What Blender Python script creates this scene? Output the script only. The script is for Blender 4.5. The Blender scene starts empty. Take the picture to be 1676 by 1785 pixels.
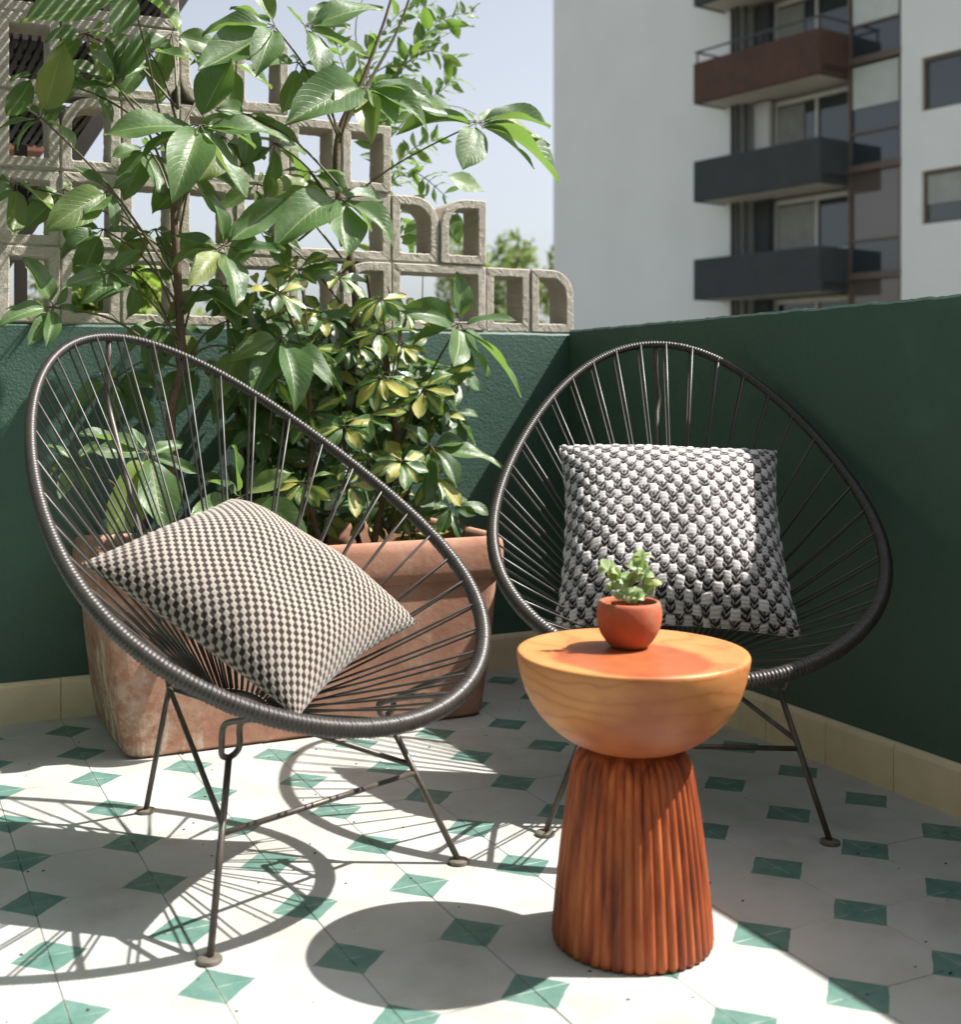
import bpy, math, random
import numpy as np
from mathutils import Vector, Matrix

random.seed(7)
RNG = np.random.default_rng(7)
S = bpy.context.scene
COL = S.collection
R = math.radians

# ------------------------------------------------------------------ camera, light, exposure
F_PX, YAW, PPX, PPY = 2139.85, 0.4392, 771.0, 666.8          # focal length and principal point in photo pixels
CAM = np.array([-0.84656, -1.89638, 0.84928])
RIGHT = np.array([math.cos(YAW), -math.sin(YAW), 0.0])
FWD = np.array([math.sin(YAW), math.cos(YAW), 0.0])
SUN_TO = np.array([0.695, -0.227, 1.0])

cam_d = bpy.data.cameras.new('camera')
cam = bpy.data.objects.new('camera', cam_d)
COL.objects.link(cam)
cam.location = CAM
cam.rotation_euler = (R(90), 0, -YAW)
cam_d.sensor_fit = 'HORIZONTAL'
cam_d.sensor_width = 36.0
cam_d.lens = 36.0 * F_PX / 1676.0
cam_d.shift_x = (838.0 - PPX) / 1676.0
cam_d.shift_y = -(892.5 - PPY) / 1676.0
cam_d.clip_start, cam_d.clip_end = 0.05, 2000
cam_d.dof.use_dof = True
cam_d.dof.focus_distance = 2.55
cam_d.dof.aperture_fstop = 4.5
S.camera = cam

world = bpy.data.worlds.new('World')
S.world = world
world.use_nodes = True
wn = world.node_tree
wn.nodes.clear()
w_out = wn.nodes.new('ShaderNodeOutputWorld')
w_bg = wn.nodes.new('ShaderNodeBackground')
w_sky = wn.nodes.new('ShaderNodeTexSky')
w_sky.sky_type = 'NISHITA'
w_sky.sun_disc = False
w_sky.sun_elevation = math.atan2(SUN_TO[2], math.hypot(SUN_TO[0], SUN_TO[1]))
w_sky.sun_rotation = math.atan2(SUN_TO[0], SUN_TO[1])
w_sky.altitude = 900
w_sky.ozone_density = 1.0
w_sky.air_density = 1.0
w_sky.dust_density = 5.5
w_bg.inputs['Strength'].default_value = 0.098
w_hs = wn.nodes.new('ShaderNodeHueSaturation')
w_hs.inputs['Saturation'].default_value = 0.40
wn.links.new(w_sky.outputs[0], w_hs.inputs['Color'])
wn.links.new(w_hs.outputs[0], w_bg.inputs['Color'])
wn.links.new(w_bg.outputs[0], w_out.inputs['Surface'])

sun_d = bpy.data.lights.new('sun', 'SUN')
sun_d.energy = 4.8
sun_d.angle = R(0.55)
sun_d.color = (1.0, 0.965, 0.915)
sun = bpy.data.objects.new('sun', sun_d)
COL.objects.link(sun)
sun.location = SUN_TO * 30
sun.rotation_euler = Vector(SUN_TO).to_track_quat('Z', 'Y').to_euler()

S.view_settings.view_transform = 'Standard'
S.view_settings.look = 'None'
S.view_settings.gamma = 1.0
S.view_settings.use_curve_mapping = False
S.view_settings.exposure = 1.02
S.cycles.use_denoising = True
S.cycles.max_bounces = 8
S.cycles.diffuse_bounces = 4
S.cycles.transmission_bounces = 6
S.cycles.transparent_max_bounces = 8
S.cycles.sample_clamp_indirect = 6.0


# ------------------------------------------------------------------ helpers
def ray(x, y):
    return FWD + RIGHT * (x - PPX) / F_PX - np.array([0, 0, 1.0]) * (y - PPY) / F_PX


def at(x, y, depth):
    return CAM + ray(x, y) * depth


def on_y(x, y, Y):
    d = ray(x, y)
    return CAM + d * ((Y - CAM[1]) / d[1])


def on_z(x, y, z):
    d = ray(x, y)
    return CAM + d * ((z - CAM[2]) / d[2])


def tag(o, label=None, cat=None, group=None, kind=None):
    if label: o['label'] = label
    if cat: o['category'] = cat
    if group: o['group'] = group
    if kind: o['kind'] = kind
    return o


def empty(name, loc=(0, 0, 0), rz=0.0):
    o = bpy.data.objects.new(name, None)
    o.empty_display_size = 0.1
    COL.objects.link(o)
    o.location = loc
    o.rotation_euler = (0, 0, rz)
    return o


def make_mesh(name, verts, faces, mat=None, smooth=False, uv=None, attr=None):
    me = bpy.data.meshes.new(name)
    me.from_pydata([tuple(map(float, v)) for v in verts], [], [tuple(f) for f in faces])
    if mat: me.materials.append(mat)
    if smooth:
        me.polygons.foreach_set('use_smooth', [True] * len(me.polygons))
    if uv is not None:
        lay = me.uv_layers.new(name='UVMap')
        idx = np.empty(len(me.loops), dtype=np.int32)
        me.loops.foreach_get('vertex_index', idx)
        lay.data.foreach_set('uv', np.asarray(uv, dtype=np.float32)[idx].ravel())
    if attr is not None:
        for an, vals in attr.items():
            a = me.attributes.new(an, 'FLOAT', 'POINT')
            a.data.foreach_set('value', np.asarray(vals, dtype=np.float32))
    me.update()
    return me


def link(name, me, parent=None):
    o = bpy.data.objects.new(name, me)
    COL.objects.link(o)
    if parent: o.parent = parent
    return o


def obj(name, geo, mat, parent=None, smooth=False, **kw):
    return link(name, make_mesh(name, geo[0], geo[1], mat, smooth, **kw), parent)


class MB:
    """collects shapes into one mesh"""
    def __init__(self):
        self.v, self.f = [], []

    def add(self, v, f):
        n = len(self.v)
        self.v += [tuple(p) for p in v]
        self.f += [tuple(i + n for i in q) for q in f]
        return self

    def box(self, a, b):
        (x0, y0, z0), (x1, y1, z1) = a, b
        v = [(x0, y0, z0), (x1, y0, z0), (x1, y1, z0), (x0, y1, z0), (x0, y0, z1), (x1, y0, z1), (x1, y1, z1), (x0, y1, z1)]
        f = [(3, 2, 1, 0), (4, 5, 6, 7), (0, 1, 5, 4), (1, 2, 6, 5), (2, 3, 7, 6), (3, 0, 4, 7)]
        return self.add(v, f)

    def tube(self, pts, r, n=8, cap=True, closed=False):
        return self.add(*tube(pts, r, n, cap, closed))

    @property
    def geo(self):
        return self.v, self.f


def tube(pts, r, n=8, cap=True, closed=False):
    P = np.asarray(pts, float)
    m = len(P)
    rr = np.full(m, r) if np.isscalar(r) else np.asarray(r, float)
    T = (np.roll(P, -1, 0) - np.roll(P, 1, 0)) if closed else np.gradient(P, axis=0)
    T /= np.linalg.norm(T, axis=1)[:, None] + 1e-12
    up = np.array([0, 0, 1.0]) if abs(T[0][2]) < 0.9 else np.array([1.0, 0, 0])
    u = np.cross(up, T[0]); u /= np.linalg.norm(u)
    V = []
    ang = np.linspace(0, 2 * np.pi, n, endpoint=False)
    for i in range(m):
        u = u - T[i] * (u @ T[i]); u /= np.linalg.norm(u) + 1e-12
        w = np.cross(T[i], u)
        V.append(P[i] + rr[i] * (np.outer(np.cos(ang), u) + np.outer(np.sin(ang), w)))
    V = np.concatenate(V)
    Fc = []
    for i in range(m if closed else m - 1):
        a, b = i * n, ((i + 1) % m) * n
        for j in range(n):
            k = (j + 1) % n
            Fc.append((a + j, a + k, b + k, b + j))
    if cap and not closed:
        Fc.append(tuple(range(n - 1, -1, -1)))
        Fc.append(tuple((m - 1) * n + j for j in range(n)))
    return V.tolist(), Fc


def lathe(profile, n=64, fr=None):
    """profile: list of (r, z) from bottom to top; fr(angle, r, z) -> radius"""
    V, Fc = [], []
    m = len(profile)
    for (r, z) in profile:
        for j in range(n):
            a = 2 * math.pi * j / n
            q = fr(a, r, z) if fr else r
            V.append((q * math.cos(a), q * math.sin(a), z))
    for i in range(m - 1):
        for j in range(n):
            k = (j + 1) % n
            Fc.append((i * n + j, i * n + k, (i + 1) * n + k, (i + 1) * n + j))
    Fc.append(tuple(range(n - 1, -1, -1)))
    Fc.append(tuple((m - 1) * n + j for j in range(n)))
    return V, Fc


def bevel_box(a, b, w=0.004, seg=1):
    import bmesh
    bm = bmesh.new()
    bmesh.ops.create_cube(bm, size=1.0)
    a, b = Vector(a), Vector(b)
    c, d = (a + b) / 2, b - a
    for v in bm.verts:
        v.co = Vector((v.co.x * d.x, v.co.y * d.y, v.co.z * d.z)) + c
    bmesh.ops.bevel(bm, geom=list(bm.edges), offset=w, segments=seg, affect='EDGES', profile=0.5)
    V = [tuple(v.co) for v in bm.verts]
    bm.verts.index_update()
    Fc = [tuple(v.index for v in f.verts) for f in bm.faces]
    bm.free()
    return V, Fc


# ------------------------------------------------------------------ materials
class NT:
    def __init__(self, name):
        self.m = bpy.data.materials.new(name)
        self.m.use_nodes = True
        self.t = self.m.node_tree
        self.b = self.t.nodes['Principled BSDF']
        self.out = self.t.nodes['Material Output']

    def n(self, typ, **kw):
        nd = self.t.nodes.new(typ)
        for k, v in kw.items():
            if k in nd.inputs: nd.inputs[k].default_value = v
            else: setattr(nd, k, v)
        return nd

    def l(self, a, b):
        self.t.links.new(a, b)

    def coord(self, which='Object', scale=(1, 1, 1)):
        tc = self.n('ShaderNodeTexCoord')
        mp = self.n('ShaderNodeMapping')
        mp.inputs['Scale'].default_value = scale
        self.l(tc.outputs[which], mp.inputs['Vector'])
        return mp.outputs[0]

    def world(self, scale=(1, 1, 1)):
        g = self.n('ShaderNodeNewGeometry')
        mp = self.n('ShaderNodeMapping')
        mp.inputs['Scale'].default_value = scale
        self.l(g.outputs['Position'], mp.inputs['Vector'])
        return mp.outputs[0]

    def noise(self, vec, scale, detail=4, rough=0.55, dist=0.0):
        nd = self.n('ShaderNodeTexNoise', Scale=scale, Detail=detail, Roughness=rough, Distortion=dist)
        self.l(vec, nd.inputs['Vector'])
        return nd.outputs['Fac']

    def ramp(self, fac, stops, interp='LINEAR'):
        nd = self.n('ShaderNodeValToRGB')
        cr = nd.color_ramp
        cr.interpolation = interp
        while len(cr.elements) > 1: cr.elements.remove(cr.elements[0])
        cr.elements[0].position, c = stops[0][0], stops[0][1]
        cr.elements[0].color = c4(c)
        for p, c in stops[1:]:
            e = cr.elements.new(p)
            e.color = c4(c)
        self.l(fac, nd.inputs['Fac'])
        return nd.outputs['Color']

    def mix(self, fac, a, b, mode='MIX'):
        nd = self.n('ShaderNodeMix', data_type='RGBA', blend_type=mode)
        for sock, v in ((nd.inputs[0], fac), (nd.inputs[6], a), (nd.inputs[7], b)):
            if hasattr(v, 'links') or hasattr(v, 'is_output'): self.l(v, sock)
            elif sock == nd.inputs[0]: sock.default_value = v
            else: sock.default_value = c4(v)
        return nd.outputs[2]

    def math(self, op, a, b=None, c=None):
        nd = self.n('ShaderNodeMath', operation=op)
        for i, v in enumerate((a, b, c)):
            if v is None: continue
            if hasattr(v, 'is_output'): self.l(v, nd.inputs[i])
            else: nd.inputs[i].default_value = v
        return nd.outputs[0]

    def bump(self, h, strength=0.3, dist=0.01):
        nd = self.n('ShaderNodeBump', Strength=strength, Distance=dist)
        self.l(h, nd.inputs['Height'])
        self.l(nd.outputs[0], self.b.inputs['Normal'])
        return nd

    def set(self, color=None, rough=None, metal=None, spec=None):
        for k, v in (('Base Color', color), ('Roughness', rough), ('Metallic', metal), ('Specular IOR Level', spec)):
            if v is None: continue
            if hasattr(v, 'is_output'): self.l(v, self.b.inputs[k])
            else: self.b.inputs[k].default_value = c4(v) if k == 'Base Color' else v
        return self.m


def c4(c):
    return (c[0], c[1], c[2], 1.0) if len(c) == 3 else tuple(c)


def simple(name, col, rough=0.6, metal=0.0, var=0.12, scale=8.0, bump=0.0, spec=0.5):
    t = NT(name)
    v = t.coord()
    f = t.noise(v, scale, 5)
    lo = tuple(max(0, c * (1 - var)) for c in col)
    hi = tuple(min(1, c * (1 + var)) for c in col)
    t.set(t.ramp(f, [(0.3, lo), (0.7, hi)]), rough, metal, spec)
    if bump: t.bump(t.noise(v, scale * 6, 6), bump, 0.004)
    return t.m


def mat_stucco(name, lo, hi):
    t = NT(name)
    w = t.world()
    big = t.noise(w, 1.6, 4)
    c = t.ramp(big, [(0.3, lo), (0.7, hi)])
    pat = t.noise(w, 5.0, 5, 0.65, 0.6)
    c = t.mix(t.math('MULTIPLY', t.ramp(pat, [(0.52, (0, 0, 0)), (0.68, (1, 1, 1))]), 0.35), c, tuple(x * 1.35 for x in hi))
    fine = t.noise(w, 260, 3)
    c = t.mix(t.math('MULTIPLY', fine, 0.25), c, tuple(x * 1.35 for x in hi))
    t.set(c, 0.58, spec=0.6)
    h = t.math('ADD', t.math('MULTIPLY', t.noise(w, 95, 4, 0.6), 0.7), t.math('MULTIPLY', t.noise(w, 300, 2), 0.5))
    t.bump(h, 0.5, 0.005)
    return t.m


def mat_concrete():
    t = NT('rough_concrete')
    w = t.world()
    oi = t.n('ShaderNodeObjectInfo')
    a = t.noise(w, 9, 5)
    c = t.ramp(a, [(0.25, (0.34, 0.31, 0.26)), (0.55, (0.46, 0.42, 0.36)), (0.8, (0.54, 0.50, 0.43))])
    pits = t.n('ShaderNodeTexVoronoi', Scale=210.0)
    t.l(w, pits.inputs['Vector'])
    pf = t.ramp(pits.outputs['Distance'], [(0.12, (0, 0, 0)), (0.42, (1, 1, 1))])
    sp = t.noise(w, 240, 3, 0.6)
    c = t.mix(t.math('MULTIPLY', t.ramp(sp, [(0.54, (0, 0, 0)), (0.62, (1, 1, 1))]), 0.5), c, (0.20, 0.17, 0.135))
    c = t.mix(0.22, c, t.ramp(oi.outputs['Random'], [(0, (0.44, 0.39, 0.32)), (1, (0.64, 0.58, 0.50))]))
    t.set(c, 0.95, spec=0.2)
    h = t.math('ADD', t.math('MULTIPLY', pf, 0.5), t.noise(w, 160, 5, 0.7))
    t.bump(h, 0.6, 0.0035)
    return t.m


def mat_tile():
    """encaustic tile: pale body, four printed green corners, chipped pale edge"""
    t = NT('encaustic_tile')
    tc = t.n('ShaderNodeTexCoord')
    sx = t.n('ShaderNodeSeparateXYZ')
    t.l(tc.outputs['Object'], sx.inputs[0])
    w = t.world()
    oi = t.n('ShaderNodeObjectInfo')
    ax = t.math('ABSOLUTE', sx.outputs[0])
    ay = t.math('ABSOLUTE', sx.outputs[1])
    wob = t.math('MULTIPLY', t.math('SUBTRACT', t.noise(w, 30, 4, 0.6), 0.5), 0.010)
    s = t.math('ADD', t.math('ADD', ax, ay), wob)
    jit = t.math('MULTIPLY', t.math('SUBTRACT', oi.outputs['Random'], 0.5), 0.006)
    g = t.math('GREATER_THAN', t.math('ADD', s, jit), 0.144)
    edge = t.math('MAXIMUM', ax, ay)
    chip = t.math('GREATER_THAN', t.math('ADD', edge, t.math('MULTIPLY', t.math('SUBTRACT', t.noise(w, 26, 4, 0.65), 0.5), 0.0080)), 0.0989)
    stain = t.noise(w, 5.5, 5, 0.6)
    base = t.ramp(stain, [(0.28, (0.33, 0.325, 0.285)), (0.5, (0.425, 0.43, 0.405)), (0.75, (0.48, 0.485, 0.475))])
    fine = t.noise(w, 120, 4, 0.65)
    base = t.mix(t.math('MULTIPLY', t.ramp(fine, [(0.56, (0, 0, 0)), (0.74, (1, 1, 1))]), 0.3), base, (0.29, 0.265, 0.23))
    blot = t.noise(w, 17, 3)
    base = t.mix(t.math('MULTIPLY', t.ramp(blot, [(0.60, (0, 0, 0)), (0.75, (1, 1, 1))]), 0.22), base, (0.40, 0.345, 0.28))
    base = t.mix(t.math('MULTIPLY', oi.outputs['Random'], 0.28), base, (0.40, 0.385, 0.33))
    grn = t.ramp(t.noise(w, 26, 4), [(0.3, (0.075, 0.165, 0.135)), (0.7, (0.125, 0.225, 0.190))])
    grn = t.mix(t.math('MULTIPLY', t.ramp(t.noise(w, 150, 3), [(0.55, (0, 0, 0)), (0.7, (1, 1, 1))]), 0.3), grn, (0.17, 0.26, 0.22))
    grn = t.mix(t.math('MULTIPLY', chip, 0.55), grn, (0.36, 0.40, 0.33))
    c = t.mix(g, base, grn)
    t.set(c, t.ramp(t.noise(w, 14, 4), [(0.3, (0.38,) * 3), (0.7, (0.62,) * 3)]), spec=0.4)
    t.bump(t.noise(w, 60, 5), 0.12, 0.003)
    return t.m


def mat_terracotta(name, white=0.5, d1=(0.26, 0.115, 0.070), d2=(0.37, 0.185, 0.12), d3=(0.46, 0.28, 0.20)):
    t = NT(name)
    w = t.coord()
    a = t.noise(w, 7, 6, 0.6)
    c = t.ramp(a, [(0.25, d1), (0.5, d2), (0.78, d3)])
    st = t.coord(scale=(9, 9, 1.3))
    drip = t.noise(st, 2.2, 6, 0.65, 0.4)
    low = t.n('ShaderNodeSeparateXYZ')
    t.l(w, low.inputs[0])
    if white:
        msk = t.ramp(drip, [(0.5, (0, 0, 0)), (0.66, (1, 1, 1))])
        brk = t.ramp(t.noise(w, 30, 5, 0.7), [(0.42, (0, 0, 0)), (0.6, (1, 1, 1))])
        lowm = t.ramp(low.outputs[2], [(0.0, (1, 1, 1)), (0.42, (0.25, 0.25, 0.25))])
        left = t.ramp(t.math('ADD', low.outputs[0], 0.5), [(0.06, (1.0,) * 3), (0.28, (0.35,) * 3)])
        msk = t.math('MULTIPLY', t.math('ADD', msk, t.math('MULTIPLY', left, 0.35)), left)
        f = t.math('MINIMUM', t.math('MULTIPLY', t.math('MULTIPLY', msk, brk), t.math('MULTIPLY', lowm, white * 1.6)), 0.92)
        c = t.mix(f, c, (0.62, 0.56, 0.46))
        dirt = t.ramp(t.noise(w, 16, 5, 0.7), [(0.5, (0, 0, 0)), (0.7, (1, 1, 1))])
        c = t.mix(t.math('MULTIPLY', dirt, t.math('MULTIPLY', lowm, 0.45)), c, (0.13, 0.10, 0.06))
    t.set(c, 0.82, spec=0.25)
    t.bump(t.math('ADD', t.noise(w, 60, 6, 0.7), t.math('MULTIPLY', t.noise(w, 8, 3), 1.5)), 0.35, 0.004)
    return t.m


def mat_leaf(name, dark, light, under, trans=0.3, rough=0.34, yellow=None):
    t = NT(name)
    uv = t.n('ShaderNodeTexCoord')
    sp = t.n('ShaderNodeSeparateXYZ')
    t.l(uv.outputs['UV'], sp.inputs[0])
    u, v = sp.outputs[0], sp.outputs[1]
    oi = t.n('ShaderNodeObjectInfo')
    w = t.world()
    av = t.math('ABSOLUTE', t.math('SUBTRACT', v, 0.5))
    n1 = t.noise(w, 24, 4)
    rnd = oi.outputs['Random']
    c = t.mix(t.math('ADD', t.math('MULTIPLY', n1, 0.5), t.math('MULTIPLY', rnd, 0.5)), dark, light)
    if yellow is not None:
        nv = t.noise(w, 34, 3)
        f = t.math('SUBTRACT', t.math('ADD', t.math('MULTIPLY', nv, 1.0), t.math('MULTIPLY', rnd, 0.75)), t.math('MULTIPLY', av, 1.5))
        ym = t.ramp(f, [(0.56, (0, 0, 0)), (0.64, (1, 1, 1))])
        c = t.mix(ym, c, yellow)
    # herringbone side veins and midrib
    ph = t.math('SUBTRACT', t.math('MULTIPLY', u, 11.0), t.math('MULTIPLY', av, 7.0))
    tri = t.math('ABSOLUTE', t.math('SUBTRACT', t.math('FRACT', ph), 0.5))
    side = t.ramp(tri, [(0.0, (1, 1, 1)), (0.07, (0, 0, 0))])
    mid = t.ramp(av, [(0.010, (1, 1, 1)), (0.03, (0, 0, 0))])
    c = t.mix(t.math('MULTIPLY', side, 0.16), c, tuple(x * 2.2 for x in light))
    c = t.mix(t.math('MULTIPLY', mid, 0.7), c, (0.30, 0.36, 0.14))
    if yellow is None:
        old = t.ramp(t.math('FRACT', t.math('MULTIPLY', rnd, 7.31)), [(0.90, (0, 0, 0)), (0.98, (1, 1, 1))])
        c = t.mix(t.math('MULTIPLY', old, 0.5), c, (0.30, 0.30, 0.06))
    br = t.math('ADD', t.math('ADD', t.math('MULTIPLY', u, 0.34), t.math('MULTIPLY', av, 0.42)), t.math('MULTIPLY', t.noise(w, 60, 3), 0.55))
    c = t.mix(t.ramp(br, [(0.80, (0, 0, 0)), (0.86, (1, 1, 1))]), c, (0.16, 0.085, 0.03))
    geo = t.n('ShaderNodeNewGeometry')
    c = t.mix(geo.outputs['Backfacing'], c, under)
    t.set(c, t.ramp(t.noise(w, 40, 3), [(0.3, (rough * 0.8,) * 3), (0.7, (rough * 1.35,) * 3)]), spec=0.62)
    hb = t.math('ADD', t.math('MULTIPLY', t.math('ADD', side, mid), -0.6), t.noise(w, 55, 3))
    t.bump(hb, 0.3, 0.004)
    tr = t.n('ShaderNodeBsdfTranslucent')
    tc = t.mix(0.65, c, (0.30, 0.52, 0.06))
    t.l(tc, tr.inputs['Color'])
    ms = t.n('ShaderNodeMixShader')
    ms.inputs[0].default_value = trans
    t.l(t.b.outputs[0], ms.inputs[1])
    t.l(tr.outputs[0], ms.inputs[2])
    t.l(ms.outputs[0], t.out.inputs['Surface'])
    return t.m


def mat_wood_top():
    t = NT('pale_turned_wood')
    v = t.coord()
    d = t.noise(v, 3.2, 4, 0.5)
    wv = t.n('ShaderNodeTexWave', wave_type='BANDS', bands_direction='Z', Scale=13.0, Distortion=11.0, Detail=3.0)
    wv.inputs['Detail Scale'].default_value = 1.1
    mp = t.coord(scale=(0.55, 0.35, 1.0))
    t.l(mp, wv.inputs['Vector'])
    c = t.ramp(wv.outputs['Fac'], [(0.0, (0.43, 0.155, 0.045)), (0.09, (0.53, 0.208, 0.065)), (1.0, (0.58, 0.240, 0.078))])
    grain = t.noise(t.coord(scale=(6, 6, 60)), 7, 5, 0.6)
    c = t.mix(t.math('MULTIPLY', grain, 0.35), c, (0.42, 0.175, 0.060))
    pores = t.noise(t.coord(scale=(14, 14, 160)), 9, 3, 0.6)
    c = t.mix(t.math('MULTIPLY', t.ramp(pores, [(0.58, (0, 0, 0)), (0.70, (1, 1, 1))]), 0.35), c, (0.22, 0.085, 0.03))
    # red heartwood: a blotch off centre that shows on the top and low on the front
    sp = t.n('ShaderNodeSeparateXYZ')
    t.l(v, sp.inputs[0])
    x = t.math('ADD', sp.outputs[0], 0.030)
    y = t.math('ADD', sp.outputs[1], 0.040)
    rr = t.math('SQRT', t.math('ADD', t.math('MULTIPLY', x, x), t.math('MULTIPLY', y, y)))
    q = t.math('ADD', rr, t.math('MULTIPLY', t.math('SUBTRACT', d, 0.5), 0.16))
    hm = t.ramp(q, [(0.090, (1, 1, 1)), (0.112, (0, 0, 0))])
    c = t.mix(t.math('MULTIPLY', hm, 0.85), c, t.ramp(t.noise(v, 9, 4), [(0.3, (0.24, 0.042, 0.014)), (0.7, (0.38, 0.105, 0.036))]))
    t.set(c, 0.46, spec=0.4)
    t.bump(grain, 0.06, 0.002)
    return t.m


def mat_wood_base():
    t = NT('red_brown_wood')
    v = t.coord(scale=(1, 1, 0.12))
    g = t.noise(v, 42, 6, 0.6, 0.3)
    b = t.noise(t.coord(scale=(1, 1, 0.3)), 9, 4)
    c = t.ramp(g, [(0.30, (0.085, 0.018, 0.009)), (0.5, (0.40, 0.088, 0.026)), (0.75, (0.60, 0.19, 0.06))])
    c = t.mix(t.ramp(b, [(0.42, (0, 0, 0)), (0.7, (0.65, 0.65, 0.65))]), c, (0.12, 0.028, 0.014))
    t.set(c, 0.5, spec=0.3)
    t.bump(g, 0.12, 0.003)
    return t.m


def mat_yarn(name, light, dark, fuzz=1.0):
    t = NT(name)
    a = t.n('ShaderNodeAttribute', attribute_name='tone')
    v = t.coord()
    fz = t.noise(v, 420, 3)
    f = t.math('ADD', a.outputs['Fac'], t.math('MULTIPLY', t.math('SUBTRACT', fz, 0.5), 0.25 * fuzz))
    c = t.ramp(f, [(0.1, dark), (0.55, tuple((x + y) / 2 for x, y in zip(light, dark))), (0.9, light)])
    t.set(c, 0.95, spec=0.15)
    t.b.inputs['Sheen Weight'].default_value = 0.25
    t.bump(t.noise(v, 600, 3), 0.35, 0.002)
    return t.m


def mat_glass(name, tint=(0.03, 0.04, 0.045), rough=0.04):
    t = NT(name)
    t.set(tint, rough, spec=0.9)
    return t.m


M = {}
M['green'] = mat_stucco('green_stucco', (0.032, 0.078, 0.056), (0.046, 0.100, 0.074))
M['concrete'] = mat_concrete()
M['tile'] = mat_tile()
M['grout'] = simple('grout', (0.20, 0.17, 0.13), 0.9, var=0.3, scale=30)
M['skirting'] = simple('cream_skirting', (0.76, 0.63, 0.43), 0.6, var=0.07, scale=14, bump=0.2)
M['planter'] = mat_terracotta('weathered_terracotta', 0.85)
M['pot'] = mat_terracotta('plain_terracotta', 0.22, (0.30, 0.075, 0.035), (0.42, 0.115, 0.055), (0.52, 0.17, 0.085))
M['soil'] = simple('soil', (0.035, 0.024, 0.016), 1.0, var=0.5, scale=60, bump=0.8)
M['cord'] = simple('grey_brown_cord', (0.058, 0.050, 0.044), 0.36, var=0.15, scale=60)
M['rim'] = simple('wrapped_cord', (0.036, 0.030, 0.025), 0.40, var=0.2, scale=50)
M['steel'] = simple('dark_painted_steel', (0.090, 0.076, 0.063), 0.42, 0.35, var=0.25, scale=40, bump=0.1)
M['foot'] = simple('worn_steel_disc', (0.19, 0.165, 0.135), 0.5, 0.4, var=0.2, scale=60)
M['woodtop'] = mat_wood_top()
M['woodbase'] = mat_wood_base()
M['dotyarn'] = mat_yarn('dotted_weave', (0.36, 0.315, 0.272), (0.030, 0.021, 0.018), 0.5)
M['knit'] = mat_yarn('chunky_yarn', (0.66, 0.62, 0.61), (0.016, 0.012, 0.011), 0.9)
M['leaf'] = mat_leaf('glossy_leaf', (0.028, 0.076, 0.018), (0.122, 0.205, 0.064), (0.18, 0.27, 0.11), 0.30, 0.42)
M['varleaf'] = mat_leaf('variegated_leaf', (0.040, 0.095, 0.026), (0.11, 0.20, 0.06), (0.13, 0.21, 0.07), 0.25, 0.36, yellow=(0.42, 0.38, 0.09))
M['thinleaf'] = mat_leaf('thin_bright_leaf', (0.07, 0.14, 0.03), (0.16, 0.27, 0.07), (0.20, 0.30, 0.10), 0.42, 0.45)
M['paleleaf'] = mat_leaf('pale_small_leaf', (0.22, 0.34, 0.10), (0.42, 0.52, 0.26), (0.40, 0.50, 0.24), 0.3, 0.45)
M['bark'] = simple('brown_stem', (0.105, 0.062, 0.035), 0.7, var=0.35, scale=40, bump=0.4)
M['stalk'] = simple('green_brown_stalk', (0.085, 0.072, 0.030), 0.5, var=0.35, scale=30)
M['facade'] = simple('pale_render', (0.80, 0.815, 0.79), 0.85, var=0.03, scale=0.6)
M['brownpar'] = simple('brown_parapet', (0.085, 0.042, 0.028), 0.8, var=0.2, scale=2)
M['darkpar'] = simple('charcoal_parapet', (0.043, 0.048, 0.050), 0.8, var=0.12, scale=2)
M['soffit'] = simple('pale_soffit', (0.55, 0.52, 0.46), 0.85, var=0.05, scale=1)
M['glass'] = mat_glass('dark_glass')
M['bronzeglass'] = mat_glass('bronze_glass', (0.105, 0.085, 0.068), 0.06)
M['frame'] = simple('white_frame', (0.6, 0.6, 0.58), 0.5, var=0.05)
M['brownframe'] = simple('bronze_frame', (0.13, 0.10, 0.075), 0.5, var=0.1)
M['blind'] = simple('pale_blind', (0.58, 0.62, 0.58), 0.8, var=0.06, scale=3)
M['curtain'] = simple('grey_curtain', (0.36, 0.37, 0.34), 0.9, var=0.1, scale=3)
M['pipe'] = simple('dark_pipe', (0.05, 0.05, 0.052), 0.5)
M['rust'] = simple('rust_red_render', (0.20, 0.085, 0.055), 0.9, var=0.2, scale=3)
M['stair'] = simple('black_stair_steel', (0.040, 0.034, 0.030), 0.6, 0.2, var=0.2, scale=9)
M['ground'] = simple('city_ground', (0.12, 0.12, 0.09), 0.95, var=0.3, scale=0.2)
M['slat'] = simple('weathered_slat', (0.11, 0.08, 0.06), 0.8, var=0.2, scale=12)

# ------------------------------------------------------------------ setting: ground, terrace floor
g = MB().add([(-400, -400, -9), (400, -400, -9), (400, 400, -9), (-400, 400, -9)], [(0, 1, 2, 3)])
tag(obj('ground', g.geo, M['ground']), kind='structure')

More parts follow.
